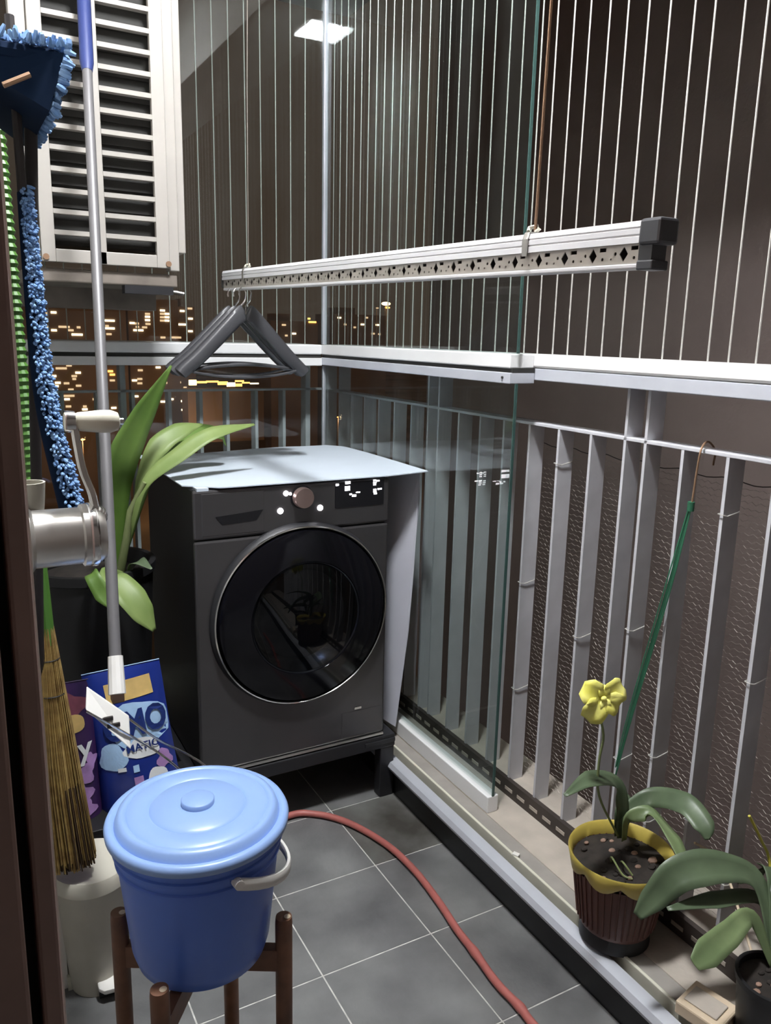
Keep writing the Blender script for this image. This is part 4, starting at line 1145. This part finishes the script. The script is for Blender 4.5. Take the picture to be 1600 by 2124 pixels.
MB().tube(spline([cw + V(-0.01, 0, -0.05), *rel([(-0.009, 1.150, 0.502), (-0.018, 1.150, 0.586), (-0.017, 1.145, 0.651)], PO), FL + V(-0.004, 0.008, -0.02), FL + V(0, 0.006, 0)], 5), 0.0028, 8).build('flower_stalk', 'stem_green', po, smooth=True)
fwn = V(-0.25, -0.9, 0.15).normalized()
fr_ = fwn.cross(V(0, 0, 1)).normalized(); fu_ = fr_.cross(fwn).normalized()
fh = bpy.data.objects.new('flower', None); COL.objects.link(fh); fh.parent = po; fh.location = FL; fh.empty_display_size = 0.01
for ang, L, wd, nm in ((152, 0.052, 0.026, 'petal'), (28, 0.052, 0.026, 'petal'), (88, 0.026, 0.012, 'petal'), (208, 0.046, 0.023, 'petal'), (312, 0.056, 0.027, 'petal'), (258, 0.024, 0.012, 'petal')):
    d = fr_ * math.cos(R(ang)) + fu_ * math.sin(R(ang))
    bend = fwn * (0.006 if nm == 'petal' else 0.0)
    leaf(fh, [d * 0.001, d * L * .35 + bend, d * L * .75 + bend, d * L - fwn * 0.002], [0.004, wd, wd * 1.05, wd * .55], fwn, 'petal', fold=0.22, n=4, nm='petal')
MB().ball((fwn * 0.006), 0.006, 10, 8, (1.2, 1, .9)).build('lip', 'petal', fh, smooth=True)
for P_ in ([(-0.01, -0.01, 0.195), (-0.035, -0.04, 0.220), (-0.025, -0.06, 0.198)], [(-0.03, 0.0, 0.195), (-0.05, -0.02, 0.225), (-0.045, -0.05, 0.200), (-0.03, -0.065, 0.194)]):
    MB().tube(spline([V(p) for p in P_], 5), 0.0022, 6).build('aerial_root', 'stem_green', po, smooth=True)

# second orchid at the frame edge
PQ = V(0.124, 0.785, 0.134)
pq = thing('orchid_pot', 'leafy orchid without flower in a dark pot on the kerb', 'potted orchid', None, PQ)
MB().lathe([(0.0001, 0), (0.054, 0), (0.056, 0.008), (0.066, 0.13), (0.070, 0.13), (0.070, 0.142), (0.063, 0.142), (0.054, 0.012), (0.0001, 0.012)], 36).build('pot', 'black_plastic', pq, smooth=True)
MB().lathe([(0.0001, 0.132), (0.063, 0.128)], 24).build('soil', 'soil', pq)
rnd = random.Random(9)
for i in range(14):
    a = rnd.uniform(0, 2 * PI); q = 0.055 * math.sqrt(rnd.random())
    MB().ball((math.cos(a) * q, math.sin(a) * q, 0.132), rnd.uniform(.005, .009), 7, 5, (1.2, 1, .7)).build('bark_chip', 'pebble' if i % 3 == 0 else 'soil', pq, smooth=True)
c2 = V(0.03, 0.02, 0.13)
leaf(pq, [c2, *rel([(0.186, 0.880, 0.391), (0.119, 0.920, 0.430), (0.027, 0.950, 0.428), (-0.026, 0.965, 0.380), (-0.061, 0.970, 0.347)], PQ)], [0.006, 0.016, 0.026, 0.036, 0.033, 0.024, 0.010], (-0.15, -0.75, 0.75), 'leaf_orchid', fold=0.25)
leaf(pq, [c2, *rel([(0.130, 0.850, 0.358), (0.045, 0.840, 0.359), (-0.027, 0.830, 0.355), (-0.065, 0.825, 0.351)], PQ)], [0.006, 0.016, 0.024, 0.026, 0.012], (-0.2, -0.7, 0.8), 'leaf_orchid_pale', fold=0.2)
leaf(pq, [c2, *rel([(0.201, 0.880, 0.349), (0.087, 0.910, 0.371), (-0.023, 0.930, 0.378)], PQ)], [0.006, 0.014, 0.018, 0.004], (-0.1, -0.4, 0.95), 'leaf_orchid', fold=0.25)
leaf(pq, [c2, *rel([(0.220, 0.880, 0.411), (0.234, 0.930, 0.367), (0.232, 0.960, 0.330)], PQ)], [0.006, 0.014, 0.016, 0.004], (-0.1, -0.6, 0.8), 'leaf_orchid', fold=0.2)
MB().tube(spline([c2, *rel([(0.247, 0.900, 0.400), (0.220, 0.910, 0.466), (0.183, 0.920, 0.530)], PQ)], 5), [0.003] * 16, 7).build('bare_stalk', 'stem_yellow', pq, smooth=True)
MB().tube(spline([c2 + V(0, 0.05, 0), *rel([(0.232, 1.000, 0.352), (0.205, 1.020, 0.378), (0.169, 1.030, 0.403)], PQ)], 5), 0.003, 7).build('dry_cane', 'wood_end', pq, smooth=True)
wb = thing('wood_block', 'weathered wooden block on the kerb under the leafy orchid', 'wood block', None, (0.062, 0.888, 0.134))
MB().box((-0.045, -0.06, 0.0), (0.040, 0.035, 0.030), Matrix.Rotation(R(12), 4, 'Z')).build('block', 'wood_end', wb, bevel=0.004)
MB().box((-0.030, -0.045, 0.030), (0.020, 0.025, 0.034), Matrix.Rotation(R(12), 4, 'Z')).build('chipped_top', 'ledge_beige', wb, bevel=0.002)

# green string bundle on a wire hook over the lower bar
gs = thing('string_bundle', 'green plastic string bundle hanging by a wire hook from the railing bar', 'string', None, (0.18, 1.14, 1.258))
O_ = V(0.18, 1.14, 1.258)
MB().tube(spline(rel([(0.262, 1.166, 1.218), (0.260, 1.163, 1.250), (0.235, 1.163, 1.271), (0.188, 1.140, 1.262), (0.182, 1.141, 1.216), (0.180, 1.143, 1.145)], O_), 5), 0.0022, 7).build('wire_hook', 'rust_wire', gs, smooth=True)
tp = V((0.180, 1.145, 1.139)) - O_
MB().tube([tp + V(0, 0, 0.008), tp - V(0, 0, 0.012)], 0.0075, 10).build('cap', 'twine_green', gs, smooth=True)
rnd = random.Random(2)
for i in range(7):
    dx, dy = rnd.uniform(-.009, .009), rnd.uniform(-.012, .012)
    mid = V((0.180, 1.183, 0.932)) - O_ + V(dx, dy, 0)
    lo = V((0.178, 1.251, 0.611)) - O_ + V(dx, dy, 0) * .8
    en = V((0.175, 1.278, 0.458)) - O_ + V(dx * .4, dy * .4, rnd.uniform(-.03, .02))
    MB().sweep(spline([tp + V(dx, dy, 0) * .35, mid, lo, en], 4), (rnd.uniform(-1, 1), 1, 0), 0.0018, 0.0005).build('strand', 'twine_green', gs)

# chicken wire fixed behind the slats, with twisted ties
cwm = thing('wire_netting', 'galvanised chicken wire netting tied behind the railing slats', 'netting', None, (0.262, 1.0, 0.185))
mb = MB()
px_, pz_ = 0.019, 0.0135
ny_, nz_ = 72, 74
rnd = random.Random(3)
for j in range(nz_):
    z = 0.01 + j * pz_
    pthz = []
    for i in range(ny_ * 2 + 1):
        y = 0.78 - i * px_ * 0.5
        dz = pz_ * 0.16 * (1 if ((i // 1 + j) % 2) else -1)
        pthz.append((0.003 * math.sin(i * 0.7 + j), y, z + dz + rnd.uniform(-.0012, .0012)))
    mb.tube(pthz, 0.00034, 3, cap=False)
o = mb.build('netting', 'mesh_wire', cwm); o['kind'] = 'stuff'
MB().tube([(0, 0.78 - i * 0.02, 0.01 + nz_ * pz_ + 0.004 * math.sin(i)) for i in range(70)], 0.0011, 4).build('top_selvage', 'jamb_dark', cwm)
def tie(y, z):
    p = V(SX, y, z) - cwm.location
    MB().tube([p + V(-0.004, -0.006, 0), p + V(-0.004, 0.006, 0.001), p + V(0.02, 0.008, 0.002), p + V(0.055, 0.002, 0.006), p + V(0.045, -0.008, 0.004), p + V(0.01, -0.007, -0.003), p + V(-0.004, -0.006, 0.0)], 0.0013, 5).build('wire_tie', 'cable_steel', cwm)
for y, z in ((1.602, 1.16), (1.483, 0.72), (1.306, 0.80), (1.198, 0.52), (1.722, 0.475), (1.306, 0.46), (1.082, 1.13), (0.972, 0.80), (1.082, 0.42), (1.198, 0.35), (1.722, 0.80), (0.972, 0.33)):
    tie(y, z)

# red garden hose across the tiles
HP = [(-0.62, 2.02, 0.012), (-0.380, 2.079, 0.014), (-0.292, 2.058, 0.012), (-0.217, 1.971, 0.012), (-0.163, 1.823, 0.012), (-0.148, 1.681, 0.012), (-0.156, 1.541, 0.012), (-0.170, 1.429, 0.012), (-0.174, 1.349, 0.012), (-0.183, 1.248, 0.012), (-0.178, 1.165, 0.012), (-0.181, 1.102, 0.012), (-0.17, 0.85, 0.012), (-0.19, 0.5, 0.012)]
hpth = spline(HP, 8)
def hr(t):
    k = t * (len(hpth) - 1)
    b = 0.0
    for c in (8 * 8, 10 * 8):
        b += 0.0022 * math.exp(-((k - c) / 1.6) ** 2)
    return 0.0098 + b
hs = MB().tube(hpth, 0.0, 12, rfun=hr).build('garden_hose', 'hose_red', None, smooth=True)
tag(hs, 'faded red garden hose snaking across the grey floor tiles', 'hose')
# small scrap on the cream lip
sc_ = MB().box((-0.007, -0.009, 0), (0.006, 0.009, 0.004), Matrix.Rotation(R(25), 4, 'Z')).build('paper_scrap', 'white_plastic', None, loc=(0.036, (0.034, 1.468, 0.135)[1], 0.1375), bevel=0.001)
tag(sc_, 'small white scrap lying on the kerb lip', 'scrap')
